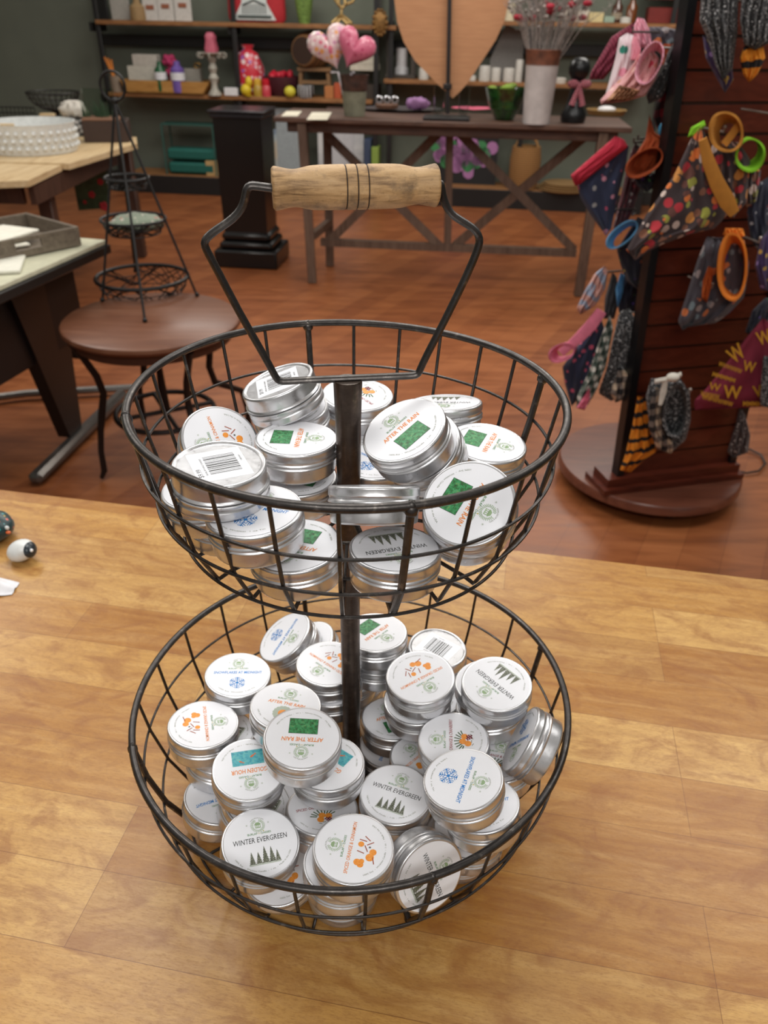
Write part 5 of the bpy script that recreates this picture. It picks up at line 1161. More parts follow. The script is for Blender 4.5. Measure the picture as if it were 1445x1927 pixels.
m = MB(); m.sphere(pM + Vector((.01, 0, -.012)), 1, sc=(RM_ * .8, RM_ * .75, .03), n=20, fn=lambda p: 1 + .12 * math.sin(8 * p.x) * math.cos(7 * p.y)); item('grey_green_cloth', m, spots('floral_cotton', (120, 130, 112), [(180, 170, 156), (170, 100, 90), (90, 104, 84)], 50, .4), 'grey-green patterned cloth folded in the middle dish of the wire stand', 'cloth')

# ================================================================== PAINTED STONES AND CLOTH ON THE COUNTER
zc = .8005
c = on(44, 1052, zc); r = thing('painted_stone', 'white pebble painted with a dark face at the left edge of the counter', 'stone', c); m = MB(); m.sphere(c + Vector((0, 0, .0155)), 1, sc=(.021, .018, .0155), n=28, fn=lambda p: 1 + .05 * p.x * p.z, M=Matrix.Rotation(-.35, 3, 'Y').to_3x3() @ Matrix.Identity(3)); m.build('pebble', plain((220, 222, 220), .35), r)
m = MB(); m.sphere(c + Vector((.0145, -.002, .019)), 1, sc=(.0085, .0135, .0115), n=20, M=Matrix.Rotation(-.35, 3, 'Y')); m.build('painted_face', plain((38, 46, 52), .3), r)
m = MB(); m.sphere(c + Vector((.020, -.0085, .022)), .0028, n=10); m.build('painted_eye', plain((240, 240, 240), .3), r)
c = on(0, 1012, zc); r = thing('teal_painted_stone', 'dark teal painted pebble with red and yellow specks at the counter edge', 'stone', c); m = MB(); m.sphere(c + Vector((0, 0, .02)), 1, sc=(.026, .03, .02), n=28, fn=lambda p: 1 + .08 * math.sin(4 * p.x + 2)); m.build('pebble', spots('teal_specks', (26, 52, 54), [(60, 150, 150), (210, 90, 60), (226, 190, 70), (30, 60, 66)], 130, .34, .3), r)
m = MB(); m.box(c + Vector((.014, -.022, .031)), (.007, .003, .007), 0, Matrix.Rotation(.4, 3, 'X'), .001); m.build('painted_spot', plain((60, 190, 190), .4), r)
m = MB(); m.sphere(c + Vector((.0225, -.012, .027)), .0035, n=10, sc=(1, .6, 1)); m.build('painted_eye', plain((232, 236, 236), .3), r)
m = MB(); m.sphere(c + Vector((.0235, -.014, .020)), .0035, n=8, sc=(1.2, .8, .7)); m.build('painted_beak', plain((222, 110, 60), .4), r)
c = on(-4, 1108, zc); m = MB(); n_ = 16; vs = []; fs = []
for i in range(n_ + 1):
    for j in range(n_ + 1):
        u, v = i / n_, j / n_; x = -.08 + u * .105; y = (v - .5) * .085 * (1.0 - .7 * u); zz = .001 + max(0, .026 * (1 - u ** 2) * math.cos((v - .5) * 2.6) + .0022 * math.sin(9 * v + 4 * u)); vs.append(c + Vector((x, y, zz)))
for i in range(n_):
    for j in range(n_): a = i * (n_ + 1) + j; fs.append((a, a + n_ + 1, a + n_ + 2, a + 1))
m.add(vs, fs); k0 = len(vs); m.add([v - Vector((0, 0, min(.0008, v.z - zc))) for v in vs], [f[::-1] for f in fs]); item('white_cloth_corner', m, plain((224, 224, 228), .8), 'pointed corner of a white cloth at the left edge of the counter', 'cloth')

# ================================================================== BANDANA SPINNER RACK
RP_ = Plane(2.107, .26)
disc_c = Vector((.995, 2.555, 0)); cher = wood('cherry_laminate', (66, 26, 16), (88, 36, 22), (104, 46, 30), 1.2, 0, .32); cherd = wood('cherry_base_disc', (84, 46, 34), (108, 62, 46), (122, 74, 56), 1.2, 0, .3, .2)
r = thing('spinner_rack', 'dark cherry slatwall spinner rack on a round wooden base hung with pet bandanas', 'display rack', disc_c)
m = MB(); m.lathe([(0, .05), (.325, .05), (.333, .056), (.333, .082), (.327, .09), (0, .09)], disc_c, n=64); recalc(m.build('round_base', cherd, r))
for k in range(4):
    a = k * PI / 2 - 1.5; c = disc_c + Vector((.25 * math.cos(a), .25 * math.sin(a), .024)); m = MB(); m.lathe([(0, -.012), (.022, -.012), (.024, 0), (.022, .012), (0, .012)], c, n=16, M=Matrix.Rotation(PI / 2, 3, 'Y')); m.box(c + Vector((0, 0, .016)), (.03, .02, .02)); m.build('caster', BLK, r)
BL = on(1163, 893, .14); BR = on(1374, 868, .14); TL0 = RP_.at(1313, 0); dirx = (BR - BL); wR = dirx.length; dirx.normalize(); nrm = Vector((-dirx.y, dirx.x, 0))
lean = (Vector((TL0.x, TL0.y, 0)) - Vector((BL.x, BL.y, 0))).dot(dirx) / (TL0.z - .14)
def rk(u, d, zz): return Vector((BL.x, BL.y, 0)) + dirx * (u + lean * (zz - .14)) + nrm * d + Vector((0, 0, zz))
zt_ = 1.66; DPT = .045
# plinth with moulding
m = MB(); q = [rk(-.075, -.05, .092), rk(wR + .03, -.05, .092), rk(wR + .03, DPT + .05, .092), rk(-.075, DPT + .05, .092)]; m.prism(q[::-1], (0, 0, .018)); q = [rk(-.055, -.03, .11), rk(wR + .02, -.03, .11), rk(wR + .02, DPT + .03, .11), rk(-.055, DPT + .03, .11)]; m.prism(q[::-1], (0, 0, .03)); m.build('plinth', cher, r)
m = MB(); pitch = .0775; zz = .14
while zz < zt_:
    z1 = min(zz + pitch - .008, zt_)
    for d0, sgn in ((0, 1),):
        m.add([rk(0.004, 0, zz), rk(wR - .004, 0, zz), rk(wR - .004, 0, z1), rk(.004, 0, z1)], [(0, 1, 2, 3)], 0, False)
        m.add([rk(.004, 0, z1), rk(wR - .004, 0, z1), rk(wR - .004, .009, z1 - .004), rk(.004, .009, z1 - .004)], [(0, 1, 2, 3)], 0, False)
        m.add([rk(.004, .0, z1 + .008), rk(wR - .004, .0, z1 + .008), rk(wR - .004, .009, z1 + .012), rk(.004, .009, z1 + .012)], [(0, 1, 2, 3)], 0, False)
    zz += pitch
m.prism([rk(.004, .009, .14), rk(wR - .004, .009, .14), rk(wR - .004, .009, zt_), rk(.004, .009, zt_)], nrm * .008)
m.prism([rk(.004, DPT, .14), rk(wR - .004, DPT, .14), rk(wR - .004, DPT, zt_), rk(.004, DPT, zt_)], nrm * -.015)
for u in (.004, wR - .016): m.prism([rk(u, .018, .14), rk(u, DPT - .016, .14), rk(u, DPT - .016, zt_), rk(u, .018, zt_)], dirx * .012)
m.build('slat_panel', cher, r)
m = MB(); m.prism([rk(wR * .5, DPT, .11), rk(wR * .5 + .02, DPT, .11), rk(wR * .5 + .02, DPT, zt_ - .05), rk(wR * .5, DPT, zt_ - .05)], nrm * .16); m.build('rear_rib', cher, r)
gm = plain((124, 106, 90), .4, .3); m = MB(); zz = .14 + pitch - .004; 
while zz < zt_: m.bar(rk(.03, .0055, zz), rk(wR - .03, .0055, zz), .004, .005); zz += pitch
o = m.build('groove_strip', plain((70, 44, 34), .35, .3), r)
for u in (-.012, wR - .012): m = MB(); m.prism([rk(u, -.014, .12), rk(u + .026, -.014, .12), rk(u + .026, -.014, zt_ + .01), rk(u, -.014, zt_ + .01)], nrm * .04); m.build('edge_channel', plain((16, 16, 18), .35), r)
def pegf(px, py, L=.12):     # peg from the front panel
    p = RP_.at(px, py); e = p + nrm * -L; m = MB(); m.tube([p, e, e + Vector((0, 0, .012))], .003, n=6); m.sphere(e + Vector((0, 0, .012)), .006, n=8); m.build('peg', plain((170, 160, 150), .3, .6), r)
LP_ = Plane(2.44, 0)
def pegs(px, py, px2=None):
    p = LP_.at(px, py); side = Vector((rk(0, .12, p.z).x, rk(0, .12, p.z).y, p.z)); m = MB(); m.tube([side, p, p + Vector((0, 0, .012))], .003, n=6); m.build('peg', plain((90, 84, 80), .3, .6), r)
for a in ((1395, 205), (1380, 438), (1312, 238), (1258, 712), (1295, 520), (1375, 0), (1418, 0)): pegf(*a)
for a in ((1190, 60), (1145, 395), (1138, 512), (1192, 268), (1200, 262), (1262, 90), (1205, 590), (1190, 405)): pegs(*a)

def rows_of(poly, n):
    ys = [p[1] for p in poly]; y0, y1 = min(ys), max(ys); out = []
    for i in range(n + 1):
        y = y0 + (y1 - y0) * (i / n); y = min(max(y, y0 + .4), y1 - .4); xs = []
        for k in range(len(poly)):
            (xa, ya), (xb, yb) = poly[k], poly[(k + 1) % len(poly)]
            if (ya <= y < yb) or (yb <= y < ya): xs.append(xa + (xb - xa) * (y - ya) / (yb - ya))
        out.append((y, min(xs), max(xs)))
    return out
def pillow(mb, poly, plane, off, bulge=.02, fold=.005, freq=9, drift=2.0, mi=0, cols=18, rows=26, seed=0, ang=0):
    rnd = random.Random(seed); ph = rnd.uniform(0, 6)
    if ang:
        cx = sum(p[0] for p in poly) / len(poly); cy = sum(p[1] for p in poly) / len(poly); c, s_ = math.cos(ang), math.sin(ang)
        rot = lambda x, y, g: (cx + (x - cx) * c - g * (y - cy) * s_, cy + g * (x - cx) * s_ + (y - cy) * c)
        poly2 = [rot(x, y, 1) for x, y in poly]; back = lambda x, y: rot(x, y, -1)
    else: poly2 = poly; back = lambda x, y: (x, y)
    R = rows_of(poly2, rows); vs = []; fs = []
    wmax = max(b - a for _, a, b in R)
    for side in (-1, 1):
        for i, (y, a, b) in enumerate(R):
            v = i / rows; ed = min(1, min(v, 1 - v) * 7) ** .5; wl = (b - a) / wmax
            for j in range(cols + 1):
                u = -1 + 2 * j / cols; x = (a + b) / 2 + u * (b - a) / 2
                e = math.sqrt(max(0, 1 - u ** 4)); d = side * bulge * e * max(ed, .12) * (.35 + .65 * wl)
                if side < 0: d += fold * e * math.sin(freq * u + drift * v * 3 + ph) * (.4 + .6 * v) + fold * .5 * e * math.sin(freq * 1.9 * u - drift * v * 5 + ph * 2)
                X, Yp = back(x, y); vs.append(plane.at(X, Yp, off + d))
    n = cols + 1; K = (rows + 1) * n
    for i in range(rows):
        for j in range(cols):
            a = i * n + j; fs.append((a, a + n, a + n + 1, a + 1)); fs.append((K + a, K + a + 1, K + a + n + 1, K + a + n))
    for j in range(cols):
        for i0 in (0, rows): a = i0 * n + j; fs.append((a, a + 1, K + a + 1, K + a))
    for i in range(rows):
        for j0 in (0, cols): a = i * n + j0; fs.append((a, a + n, K + a + n, K + a))
    mb.add(vs, fs, mi); return mb
def band(mb, cx, cy, rx, ry, rot, plane, off, depth=.05, dx=0, dy=0, k=.8, th=3.0, mi=0, n=36):
    rings = []; c, s_ = math.cos(rot), math.sin(rot)
    for (kk, o_, sx_, sy_) in ((1, 0, 0, 0), (k, depth, dx, dy)):
        for t_ in (0, th):
            row = []
            for i in range(n):
                a = 2 * PI * i / n; x = (rx * kk - t_) * math.cos(a); y = (ry * kk - t_) * math.sin(a) * (1 + .06 * math.sin(2 * a + 1)); row.append(plane.at(cx + sx_ + c * x - s_ * y, cy + sy_ + s_ * x + c * y, off + o_ + .004 * math.sin(3 * a)))
            rings.append(row)
    fo, fi, bo, bi = rings; vs = fo + bo + bi + fi; fs = []
    for q in range(4):
        A_, B_ = q * n, ((q + 1) % 4) * n
        for i in range(n): fs.append((A_ + i, A_ + (i + 1) % n, B_ + (i + 1) % n, B_ + i))
    mb.add(vs, fs, mi); return mb
def strip(mb, pts, w, plane, off, th=.006, mi=0):
    P_ = [plane.at(x, y, off + (o[0] if o else 0)) for x, y, *o in pts]; P_ = [P_[0]] + [(P_[i - 1] + P_[i] * 2 + P_[i + 1]) / 4 for i in range(1, len(P_) - 1)] + [P_[-1]]
    vs = []; fs = []
    for i, p in enumerate(P_):
        a, b = P_[max(i - 1, 0)], P_[min(i + 1, len(P_) - 1)]; d = (b - a).normalized(); s2 = d.cross(Vector((0, 1, 0))).normalized(); ww = w if not isinstance(w, list) else w[i]
        f = Vector((0, th / 2, 0)); vs += [p + s2 * ww / 2 - f * .4, p - f, p - s2 * ww / 2 - f * .4, p - s2 * ww / 2 + f * .4, p + f, p + s2 * ww / 2 + f * .4]
    for i in range(len(P_) - 1):
        for q in range(6): a = i * 6 + q; b = i * 6 + (q + 1) % 6; fs.append((a, b, b + 6, a + 6))
    fs += [tuple(range(6))[::-1], tuple(range(len(vs) - 6, len(vs)))]
    mb.add(vs, fs, mi); return mb
GB = 'pet bandanas hanging on the spinner rack'
def bandana(label, parts, at_):
    c = parts[0][0]; t = thing('pet_bandana', label, 'bandana', at_, GB)
    for nm, fn, mt in parts[1:] if isinstance(c, str) and parts[0][1] is None else parts:
        m = MB(); fn(m); recalc(m.build(nm, mt, t))
    return t
candy = spots('candy_print', (52, 38, 40), [(206, 110, 46), (150, 150, 60), (170, 40, 50), (120, 76, 56), (200, 180, 170), (196, 130, 60), (96, 56, 48)], 36, .62, .85)
navyflower = spots('navy_flower_print', (38, 46, 72), [(190, 130, 150), (150, 150, 150), (170, 70, 100)], 34, .36)
navydot = spots('navy_dot_print', (42, 48, 74), [(206, 90, 120)], 40, .34)
holly = spots('dark_red_print', (88, 24, 36), [(190, 180, 176), (150, 50, 60), (60, 30, 34)], 60, .42)
beads = spots('black_bead_print', (24, 24, 26), [(120, 120, 122), (70, 70, 72), (150, 150, 150)], 95, .36)
beads2 = spots('black_white_dot_print', (40, 40, 42), [(196, 196, 196), (150, 150, 150)], 150, .42)
teal_l = spots('leaf_print', (222, 204, 208), [(44, 130, 112), (226, 150, 170)], 22, .34)
tan_l = spots('tan_rose_print', (206, 150, 150), [(180, 120, 84), (226, 190, 180), (196, 60, 80)], 34, .4)
pinkf = plain((222, 120, 146), .8); pinkf2 = plain((226, 150, 166), .8); pinkst = stripes('pink_rib', (214, 136, 156), (232, 172, 186), 130, .6, .5, 'X')
burg = stripes('burgundy_rib', (104, 34, 52), (128, 48, 68), 110, .6, .5, 'X')
buff = plaid('buffalo_check', (120, 14, 30), (66, 10, 20), (22, 16, 18), 26, .3)
rust = plain((158, 68, 26), .85); mustard = plain((190, 128, 48), .85); lime = plain((126, 190, 30), .8); skyb = plain((96, 160, 206), .8); oran = plain((228, 128, 36), .8); redf = stripes('red_cuff', (168, 30, 52), (188, 44, 66), 160, .5)
hallo = spots('halloween_grey_print', (70, 66, 74), [(196, 110, 60), (110, 124, 130), (160, 150, 150), (70, 40, 90)], 34, .5)
gwpl = plaid('green_white_check', (206, 204, 196), (110, 120, 112), (56, 72, 64), 34, .35)
rain_ = stripes('rainbow_swirl', (196, 150, 140), (150, 160, 180), 22, .9, .45, 'X', 2.2)
tanpl = plaid('tan_check', (196, 176, 152), (120, 108, 100), (40, 38, 40), 24, .2)
blkor = stripes('black_orange_stripe', (214, 132, 30), (26, 24, 26), 22, .15, .35, 'Z', .8)
spid = spots('night_print', (26, 28, 44), [(196, 180, 60), (60, 120, 60), (90, 60, 140), (180, 90, 50)], 40, .24)
purp = spots('purple_print', (62, 44, 90), [(150, 120, 180), (190, 160, 70), (40, 30, 50)], 44, .4)
brwn = spots('brown_square_print', (56, 40, 38), [(170, 160, 156)], 78, .32)
marn = plain((118, 26, 48), .85); gold_ = plain((204, 150, 36), .8)
PL = lambda poly, pl=LP_, off=0., **kw: (lambda m: pillow(m, poly, pl, off, **kw))
# --- left side, top
bandana('burgundy ribbed bandana behind the pink ones at the upper left of the rack', [('cloth', PL([(1195, 40), (1150, 70), (1112, 135), (1108, 150), (1135, 150), (1165, 115), (1200, 70)], off=.09, fold=.004, seed=1), burg)], LP_.at(1150, 150, .09))
bandana('white bandana with green leaf print and pink lining near the top of the rack', [('cloth', PL([(1180, 62), (1165, 72), (1158, 110), (1140, 175), (1150, 190), (1180, 170), (1196, 120), (1200, 80), (1192, 64)], off=-.0, bulge=.028, seed=2), teal_l), ('lining', PL([(1192, 66), (1188, 80), (1186, 112), (1202, 118), (1206, 92), (1200, 70)], off=-.04, bulge=.012, fold=.002), pinkf2)], LP_.at(1170, 190))
bandana('pink rose-print bandana with gathered tan ruffle, largest pink one on the rack', [('cloth', PL([(1205, 100), (1180, 135), (1150, 165), (1128, 190), (1132, 197), (1180, 190), (1215, 180), (1236, 148), (1240, 110), (1225, 90)], off=-.05, bulge=.03, fold=.008, freq=12, seed=3), tan_l), ('sleeve', lambda m: band(m, 1222, 118, 22, 46, .45, LP_, -.10, .05, 4, 6, .75), pinkst), ('ruffle', PL([(1165, 160), (1140, 190), (1190, 188), (1205, 170)], off=-.09, bulge=.02, fold=.012, freq=20, seed=4), plain((176, 126, 92), .8))], LP_.at(1190, 195, -.05))
bandana('dusty pink ribbed bandana hanging highest at the upper left of the rack', [('cloth', PL([(1200, 32), (1190, 55), (1198, 92), (1228, 88), (1222, 55), (1212, 36)], off=.05, bulge=.02, seed=5), pinkst)], LP_.at(1205, 90, .05))
bandana('dark floral bandana with rust edge behind the black beaded one', [('cloth', PL([(1222, 50), (1218, 80), (1240, 100), (1288, 92), (1282, 58), (1250, 50)], off=.08, seed=6), hallo), ('rust_edge', PL([(1248, 82), (1245, 120), (1256, 140), (1272, 100), (1268, 82)], off=.03, bulge=.01), rust)], LP_.at(1250, 90, .08))
bandana('black bandana with grey bead print on the upper left of the rack', [('cloth', PL([(1272, 75), (1258, 95), (1245, 130), (1215, 180), (1220, 196), (1245, 185), (1262, 150), (1285, 85)], off=-.04, bulge=.025, seed=7), beads)], LP_.at(1245, 190, -.04))
t = bandana('red and black buffalo check bandana with a blue pin beside the black post', [('cloth', PL([(1272, 95), (1255, 150), (1235, 190), (1228, 220), (1240, 250), (1262, 258), (1272, 215), (1288, 150), (1292, 100)], off=-.0, bulge=.025, fold=.006, seed=8), buff)], LP_.at(1255, 255))
m = MB(); m.sphere(LP_.at(1247, 243, -.05), 1, sc=(.013, .004, .018), n=14); m.build('blue_pin', plain((70, 150, 190), .2), t)
bandana('rust orange bandana sleeve curling open below the buffalo check bandana', [('cloth', PL([(1222, 215), (1214, 262), (1180, 315), (1195, 332), (1222, 330), (1240, 300), (1256, 262), (1232, 250)], off=-.05, bulge=.02, fold=.004, seed=9), rust), ('sleeve', lambda m: band(m, 1212, 306, 40, 24, -.62, LP_, -.12, .06, 6, -4, .75), rust), ('print_tail', PL([(1190, 330), (1200, 352), (1218, 362), (1240, 345), (1232, 325)], off=-.03, bulge=.015), spid)], LP_.at(1215, 330, -.05))
bandana('navy bandana with pink flower print and wide red cuff at the left of the rack', [('cloth', PL([(1172, 268), (1085, 346), (1092, 372), (1108, 400), (1140, 444), (1150, 430), (1160, 380), (1178, 310), (1184, 272)], off=-.02, bulge=.02, fold=.005, freq=6, seed=10), navyflower), ('cuff', PL([(1158, 256), (1073, 330), (1082, 350), (1090, 348), (1182, 276), (1174, 262)], off=-.035, bulge=.022, fold=.002, seed=2), redf)], LP_.at(1130, 440))
bandana('dark red patterned bandana between the navy flower one and the candy print', [('cloth', PL([(1196, 268), (1185, 290), (1172, 350), (1160, 400), (1152, 430), (1168, 440), (1190, 400), (1205, 350), (1208, 280)], off=.05, bulge=.02, fold=.008, freq=12, seed=11), holly)], LP_.at(1180, 435, .05))
bandana('black candy-print bandana with orange, green and red sweets, largest on the rack', [('cloth', PL([(1318, 232), (1300, 262), (1268, 330), (1215, 405), (1178, 470), (1195, 490), (1240, 462), (1300, 440), (1345, 430), (1372, 400), (1350, 330), (1330, 262)], RP_, -.17, bulge=.025, fold=.007, freq=7, seed=12), candy), ('mustard_tie', lambda m: strip(m, [(1322, 262), (1330, 300), (1346, 345), (1372, 385), (1382, 402)], [.02, .03, .036, .04, .026], RP_, -.205, .01), mustard), ('lime_edge', PL([(1325, 226), (1300, 240), (1294, 258), (1310, 255), (1328, 236)], RP_, -.17, bulge=.008, fold=.001), lime)], RP_.at(1280, 480, -.17))
bandana('black candy-print bandana with open mustard sleeve at the upper front of the rack', [('cloth', PL([(1340, 262), (1335, 330), (1350, 385), (1380, 410), (1405, 380), (1412, 300), (1390, 268)], RP_, -.09, bulge=.02, fold=.006, seed=13), candy), ('sleeve', lambda m: band(m, 1366, 248, 33, 41, -.1, RP_, -.18, .06, 8, 8, .75, 5), mustard), ('inner_fold', lambda m: strip(m, [(1392, 232), (1376, 255), (1362, 272)], .02, RP_, -.16, .006), mustard)], RP_.at(1370, 400, -.09))
bandana('candy-print bandana with lime green sleeve at the right of the mustard one', [('cloth', PL([(1398, 300), (1392, 345), (1405, 390), (1425, 380), (1432, 320)], RP_, -.06, bulge=.015, seed=14), candy), ('sleeve', lambda m: band(m, 1412, 292, 28, 34, .35, RP_, -.12, .05, -4, -10, .75, 4), lime)], RP_.at(1410, 385, -.06))
bandana('dark night-print bandana with light blue sleeve below the candy print', [('cloth', PL([(1200, 408), (1160, 470), (1168, 500), (1180, 530), (1205, 548), (1222, 500), (1235, 440), (1215, 415)], LP_, .0, bulge=.02, seed=15), spid), ('sleeve', lambda m: band(m, 1170, 441, 37, 18, -.72, LP_, -.05, .04, 6, 4, .8), skyb)], LP_.at(1195, 545))
bandana('dark night-print bandana with a blue strip behind the dotted knit bandana', [('cloth', PL([(1175, 505), (1160, 560), (1165, 592), (1200, 590), (1222, 540), (1215, 500)], LP_, .10, bulge=.02, seed=16), spid), ('blue_strip', PL([(1168, 512), (1158, 545), (1162, 580), (1172, 550), (1176, 520)], LP_, .06, bulge=.006), skyb)], LP_.at(1190, 590, .1))
bandana('rainbow pastel bandana twisted at the far left of the rack', [('cloth', PL([(1138, 500), (1118, 516), (1098, 552), (1085, 580), (1092, 592), (1120, 575), (1138, 545), (1144, 512)], LP_, -.02, bulge=.02, fold=.008, seed=17), rain_)], LP_.at(1110, 590, -.02))
bandana('navy bandana with pink dots and a pink sleeve loop at the far left', [('cloth', PL([(1128, 590), (1095, 640), (1058, 690), (1062, 720), (1075, 765), (1100, 740), (1125, 690), (1138, 620)], LP_, .02, bulge=.022, fold=.006, seed=18), navydot), ('sleeve', lambda m: band(m, 1056, 664, 26, 18, -.45, LP_, -.04, .05, 10, -6, .8), pinkf), ('pink_strap', lambda m: strip(m, [(1132, 585), (1112, 615), (1090, 636), (1070, 652), (1055, 664)], [.035, .04, .036, .028, .03], LP_, -.035, .012), pinkf)], LP_.at(1080, 765))
bandana('green and white checked bandana with a pink corner, leftmost checked one', [('cloth', PL([(1148, 590), (1128, 640), (1108, 700), (1086, 745), (1084, 768), (1105, 765), (1122, 735), (1140, 690), (1154, 620)], LP_, -.06, bulge=.018, fold=.008, seed=19), gwpl), ('pink_corner', PL([(1110, 728), (1084, 768), (1100, 772), (1110, 752)], LP_, -.085, bulge=.006), pinkf)], LP_.at(1100, 770, -.06))
bandana('black and white dotted knit bandana with tan check bottom by the post', [('cloth', PL([(1165, 588), (1152, 640), (1142, 690), (1125, 740), (1150, 755), (1178, 740), (1192, 690), (1200, 610), (1185, 580)], LP_, -.03, bulge=.028, fold=.006, seed=20), beads2), ('check_bottom', PL([(1165, 690), (1148, 740), (1158, 758), (1182, 748), (1186, 705)], LP_, -.06, bulge=.014), tanpl)], LP_.at(1155, 755, -.03))
bandana('grey bandana hidden behind the rainbow and dotted ones', [('cloth', PL([(1152, 512), (1138, 560), (1136, 600), (1156, 600), (1166, 560), (1160, 520)], LP_, .14, bulge=.02, seed=21), plain((66, 66, 68), .85))], LP_.at(1150, 600, .14))
# --- front
bandana('grey halloween-print bandana with bright orange open sleeve on the rack front', [('cloth', PL([(1330, 445), (1312, 490), (1290, 560), (1275, 605), (1285, 622), (1310, 605), (1335, 615), (1372, 590), (1400, 560), (1410, 500), (1400, 450)], RP_, -.10, bulge=.03, fold=.009, freq=10, seed=22), hallo), ('sleeve', lambda m: band(m, 1378, 502, 29, 68, .04, RP_, -.175, .06, 4, 4, .78, 5), oran), ('knot', PL([(1365, 428), (1360, 442), (1380, 450), (1402, 444), (1398, 430)], RP_, -.15, bulge=.015), oran), ('orange_fold', PL([(1333, 500), (1322, 530), (1320, 560), (1330, 570), (1338, 540), (1342, 505)], RP_, -.14, bulge=.008), plain((196, 96, 34), .8))], RP_.at(1340, 620, -.1))
t = bandana('dotted black and tan check bandana with a cream ribbon, low on the rack', [('cloth', PL([(1225, 712), (1215, 745), (1222, 800), (1238, 842), (1262, 852), (1290, 828), (1300, 790), (1298, 740), (1280, 712)], RP_, -.09, bulge=.03, fold=.006, seed=23), beads2), ('check_side', PL([(1234, 728), (1222, 760), (1220, 805), (1236, 845), (1262, 854), (1272, 840), (1250, 815), (1244, 770), (1248, 735)], RP_, -.125, bulge=.014), tanpl), ('sleeve', lambda m: band(m, 1272, 772, 26, 56, .1, RP_, -.16, .06, -4, 4, .8, 5), beads2)], RP_.at(1258, 852, -.09))
m = MB(); strip(m, [(1232, 718), (1250, 714), (1268, 712), (1282, 704)], .014, RP_, -.17, .01); strip(m, [(1252, 716), (1248, 740), (1242, 762)], [.014, .02, .01], RP_, -.17, .008); m.sphere(RP_.at(1266, 710, -.175), .014, n=10, sc=(1.5, 1, 1)); m.build('cream_ribbon', plain((212, 206, 194), .7), t)
bandana('black bandana with orange stripes hanging lowest beside the dotted one', [('cloth', PL([(1200, 745), (1190, 800), (1175, 860), (1166, 885), (1185, 890), (1210, 868), (1236, 850), (1228, 800), (1218, 750)], RP_, -.05, bulge=.02, fold=.006, seed=24), blkor)], RP_.at(1190, 885, -.05))
t = bandana('maroon bandana with gold lettering at the right edge of the rack', [('cloth', PL([(1436, 598), (1400, 640), (1370, 680), (1330, 730), (1305, 755), (1308, 772), (1350, 768), (1400, 770), (1440, 766), (1462, 700), (1465, 620)], RP_, -.14, bulge=.02, fold=.004, freq=6, seed=25), marn)], RP_.at(1380, 770, -.14))
m = MB()
def letter(ch, px, py, w_, h_, rot):
    vs, fs = glyphs(ch, 1.0, 1, 0, .02); x0, x1 = min(v[0] for v in vs), max(v[0] for v in vs); y0, y1 = min(v[1] for v in vs), max(v[1] for v in vs); out = []
    for a, b in vs:
        a = ((a - x0) / (x1 - x0) - .5) * w_; b = ((b - y0) / (y1 - y0) - .5) * h_; out.append(RP_.at(px + a * math.cos(rot) + b * math.sin(rot), py + a * math.sin(rot) - b * math.cos(rot), -.167))
    m.add(out, fs, 0, False)
for ch, x, y, w_, h_, ro in (('W', 1385, 665, 30, 30, -.6), ('W', 1378, 738, 34, 24, .08), ('WASHINGTON', 1374, 692, 46, 9, .35), ('REDSKINS', 1362, 710, 44, 8, .3), ('WASHINGTON', 1350, 754, 60, 9, .25), ('W', 1432, 735, 30, 22, -.2), ('W', 1410, 690, 24, 20, .2), ('FOOTBALL', 1336, 744, 36, 10, .2), ('W', 1437, 635, 26, 26, -.3), ('REDSKINS', 1420, 760, 44, 9, .02), ('W', 1345, 728, 22, 14, .2)):
    letter({'WASHINGTON': 'WWWWWW', 'REDSKINS': 'MMMMM', 'FOOTBALL': 'WWWW'}.get(ch, ch), x, y, w_, h_, ro)
m.build('gold_letters', gold_, t)
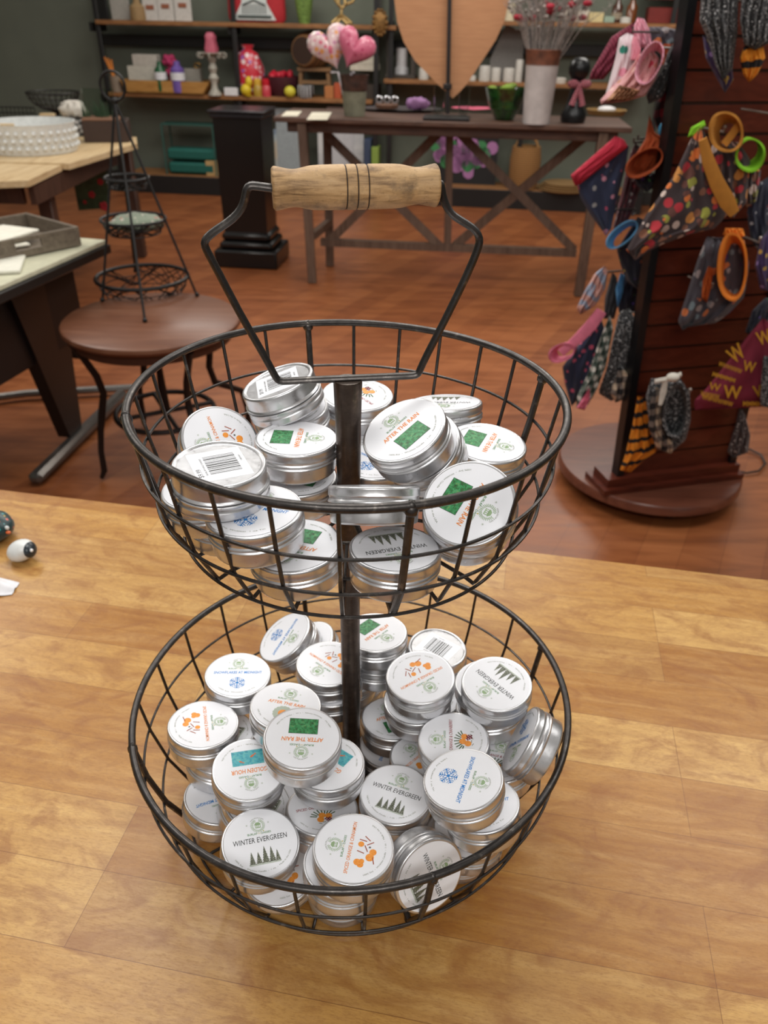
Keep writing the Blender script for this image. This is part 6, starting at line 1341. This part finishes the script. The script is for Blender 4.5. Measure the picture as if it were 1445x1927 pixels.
bandana('shaggy black and white bandana at the top of the rack beside the post', [('cloth', PL([(1322, -40), (1316, 40), (1330, 70), (1345, 120), (1360, 150), (1378, 130), (1388, 60), (1390, -40)], RP_, -.08, bulge=.03, fold=.012, freq=14, seed=26), beads2), ('purple_tail', PL([(1322, 66), (1328, 110), (1350, 150), (1364, 175), (1380, 150), (1375, 100), (1350, 75)], RP_, -.06, bulge=.02), purp)], RP_.at(1355, 170, -.08))
bandana('black sequinned bandana with orange and black stripes at the top right', [('cloth', PL([(1398, -40), (1392, 40), (1400, 85), (1420, 95), (1450, 80), (1470, -40)], RP_, -.10, bulge=.03, fold=.01, freq=16, seed=27), beads2), ('striped_tail', PL([(1400, 86), (1392, 110), (1398, 140), (1410, 156), (1425, 140), (1440, 110), (1436, 84)], RP_, -.09, bulge=.018), blkor)], RP_.at(1420, 150, -.1))
bandana('navy print bandana at the right edge of the frame beside the candy prints', [('cloth', PL([(1450, 330), (1420, 350), (1405, 400), (1412, 450), (1430, 480), (1462, 460), (1470, 340)], RP_, -.05, bulge=.02, seed=28), spots('navy_team_print', (30, 34, 54), [(170, 170, 176), (120, 40, 50)], 46, .34))], RP_.at(1430, 470, -.05))
bandana('purple bandana with gold print at the right edge of the frame', [('cloth', PL([(1448, 425), (1430, 455), (1420, 500), (1430, 545), (1465, 550), (1470, 430)], RP_, -.13, bulge=.02, seed=29), purp)], RP_.at(1440, 545, -.13))
bandana('dark blue bandana above the maroon lettered one at the right edge', [('cloth', PL([(1440, 560), (1415, 585), (1402, 625), (1420, 640), (1455, 600), (1470, 560)], RP_, -.04, bulge=.02, seed=30), spid)], RP_.at(1430, 635, -.04))
bandana('black bandana with fine white dots under the maroon lettered one at the right edge', [('cloth', PL([(1436, 670), (1432, 720), (1430, 765), (1465, 770), (1470, 670)], RP_, -.19, bulge=.01, seed=31), beads2)], RP_.at(1445, 765, -.19))
bandana('brown bandana with pale square print hanging near the base at the right', [('cloth', PL([(1392, 766), (1384, 800), (1368, 850), (1378, 862), (1408, 852), (1412, 820), (1402, 780)], RP_, -.05, bulge=.015, fold=.005, seed=32), brwn)], RP_.at(1390, 860, -.05))
m = MB(); c = on(1408, 872, .012); m.tube([on(x, y, .012) for x, y in ((1380, 885), (1405, 890), (1428, 886), (1440, 872), (1432, 856), (1412, 846), (1395, 842))], .004, n=8); item('floor_cable', m, BLK, 'thin dark cable looped on the floor beside the rack base', 'cable')
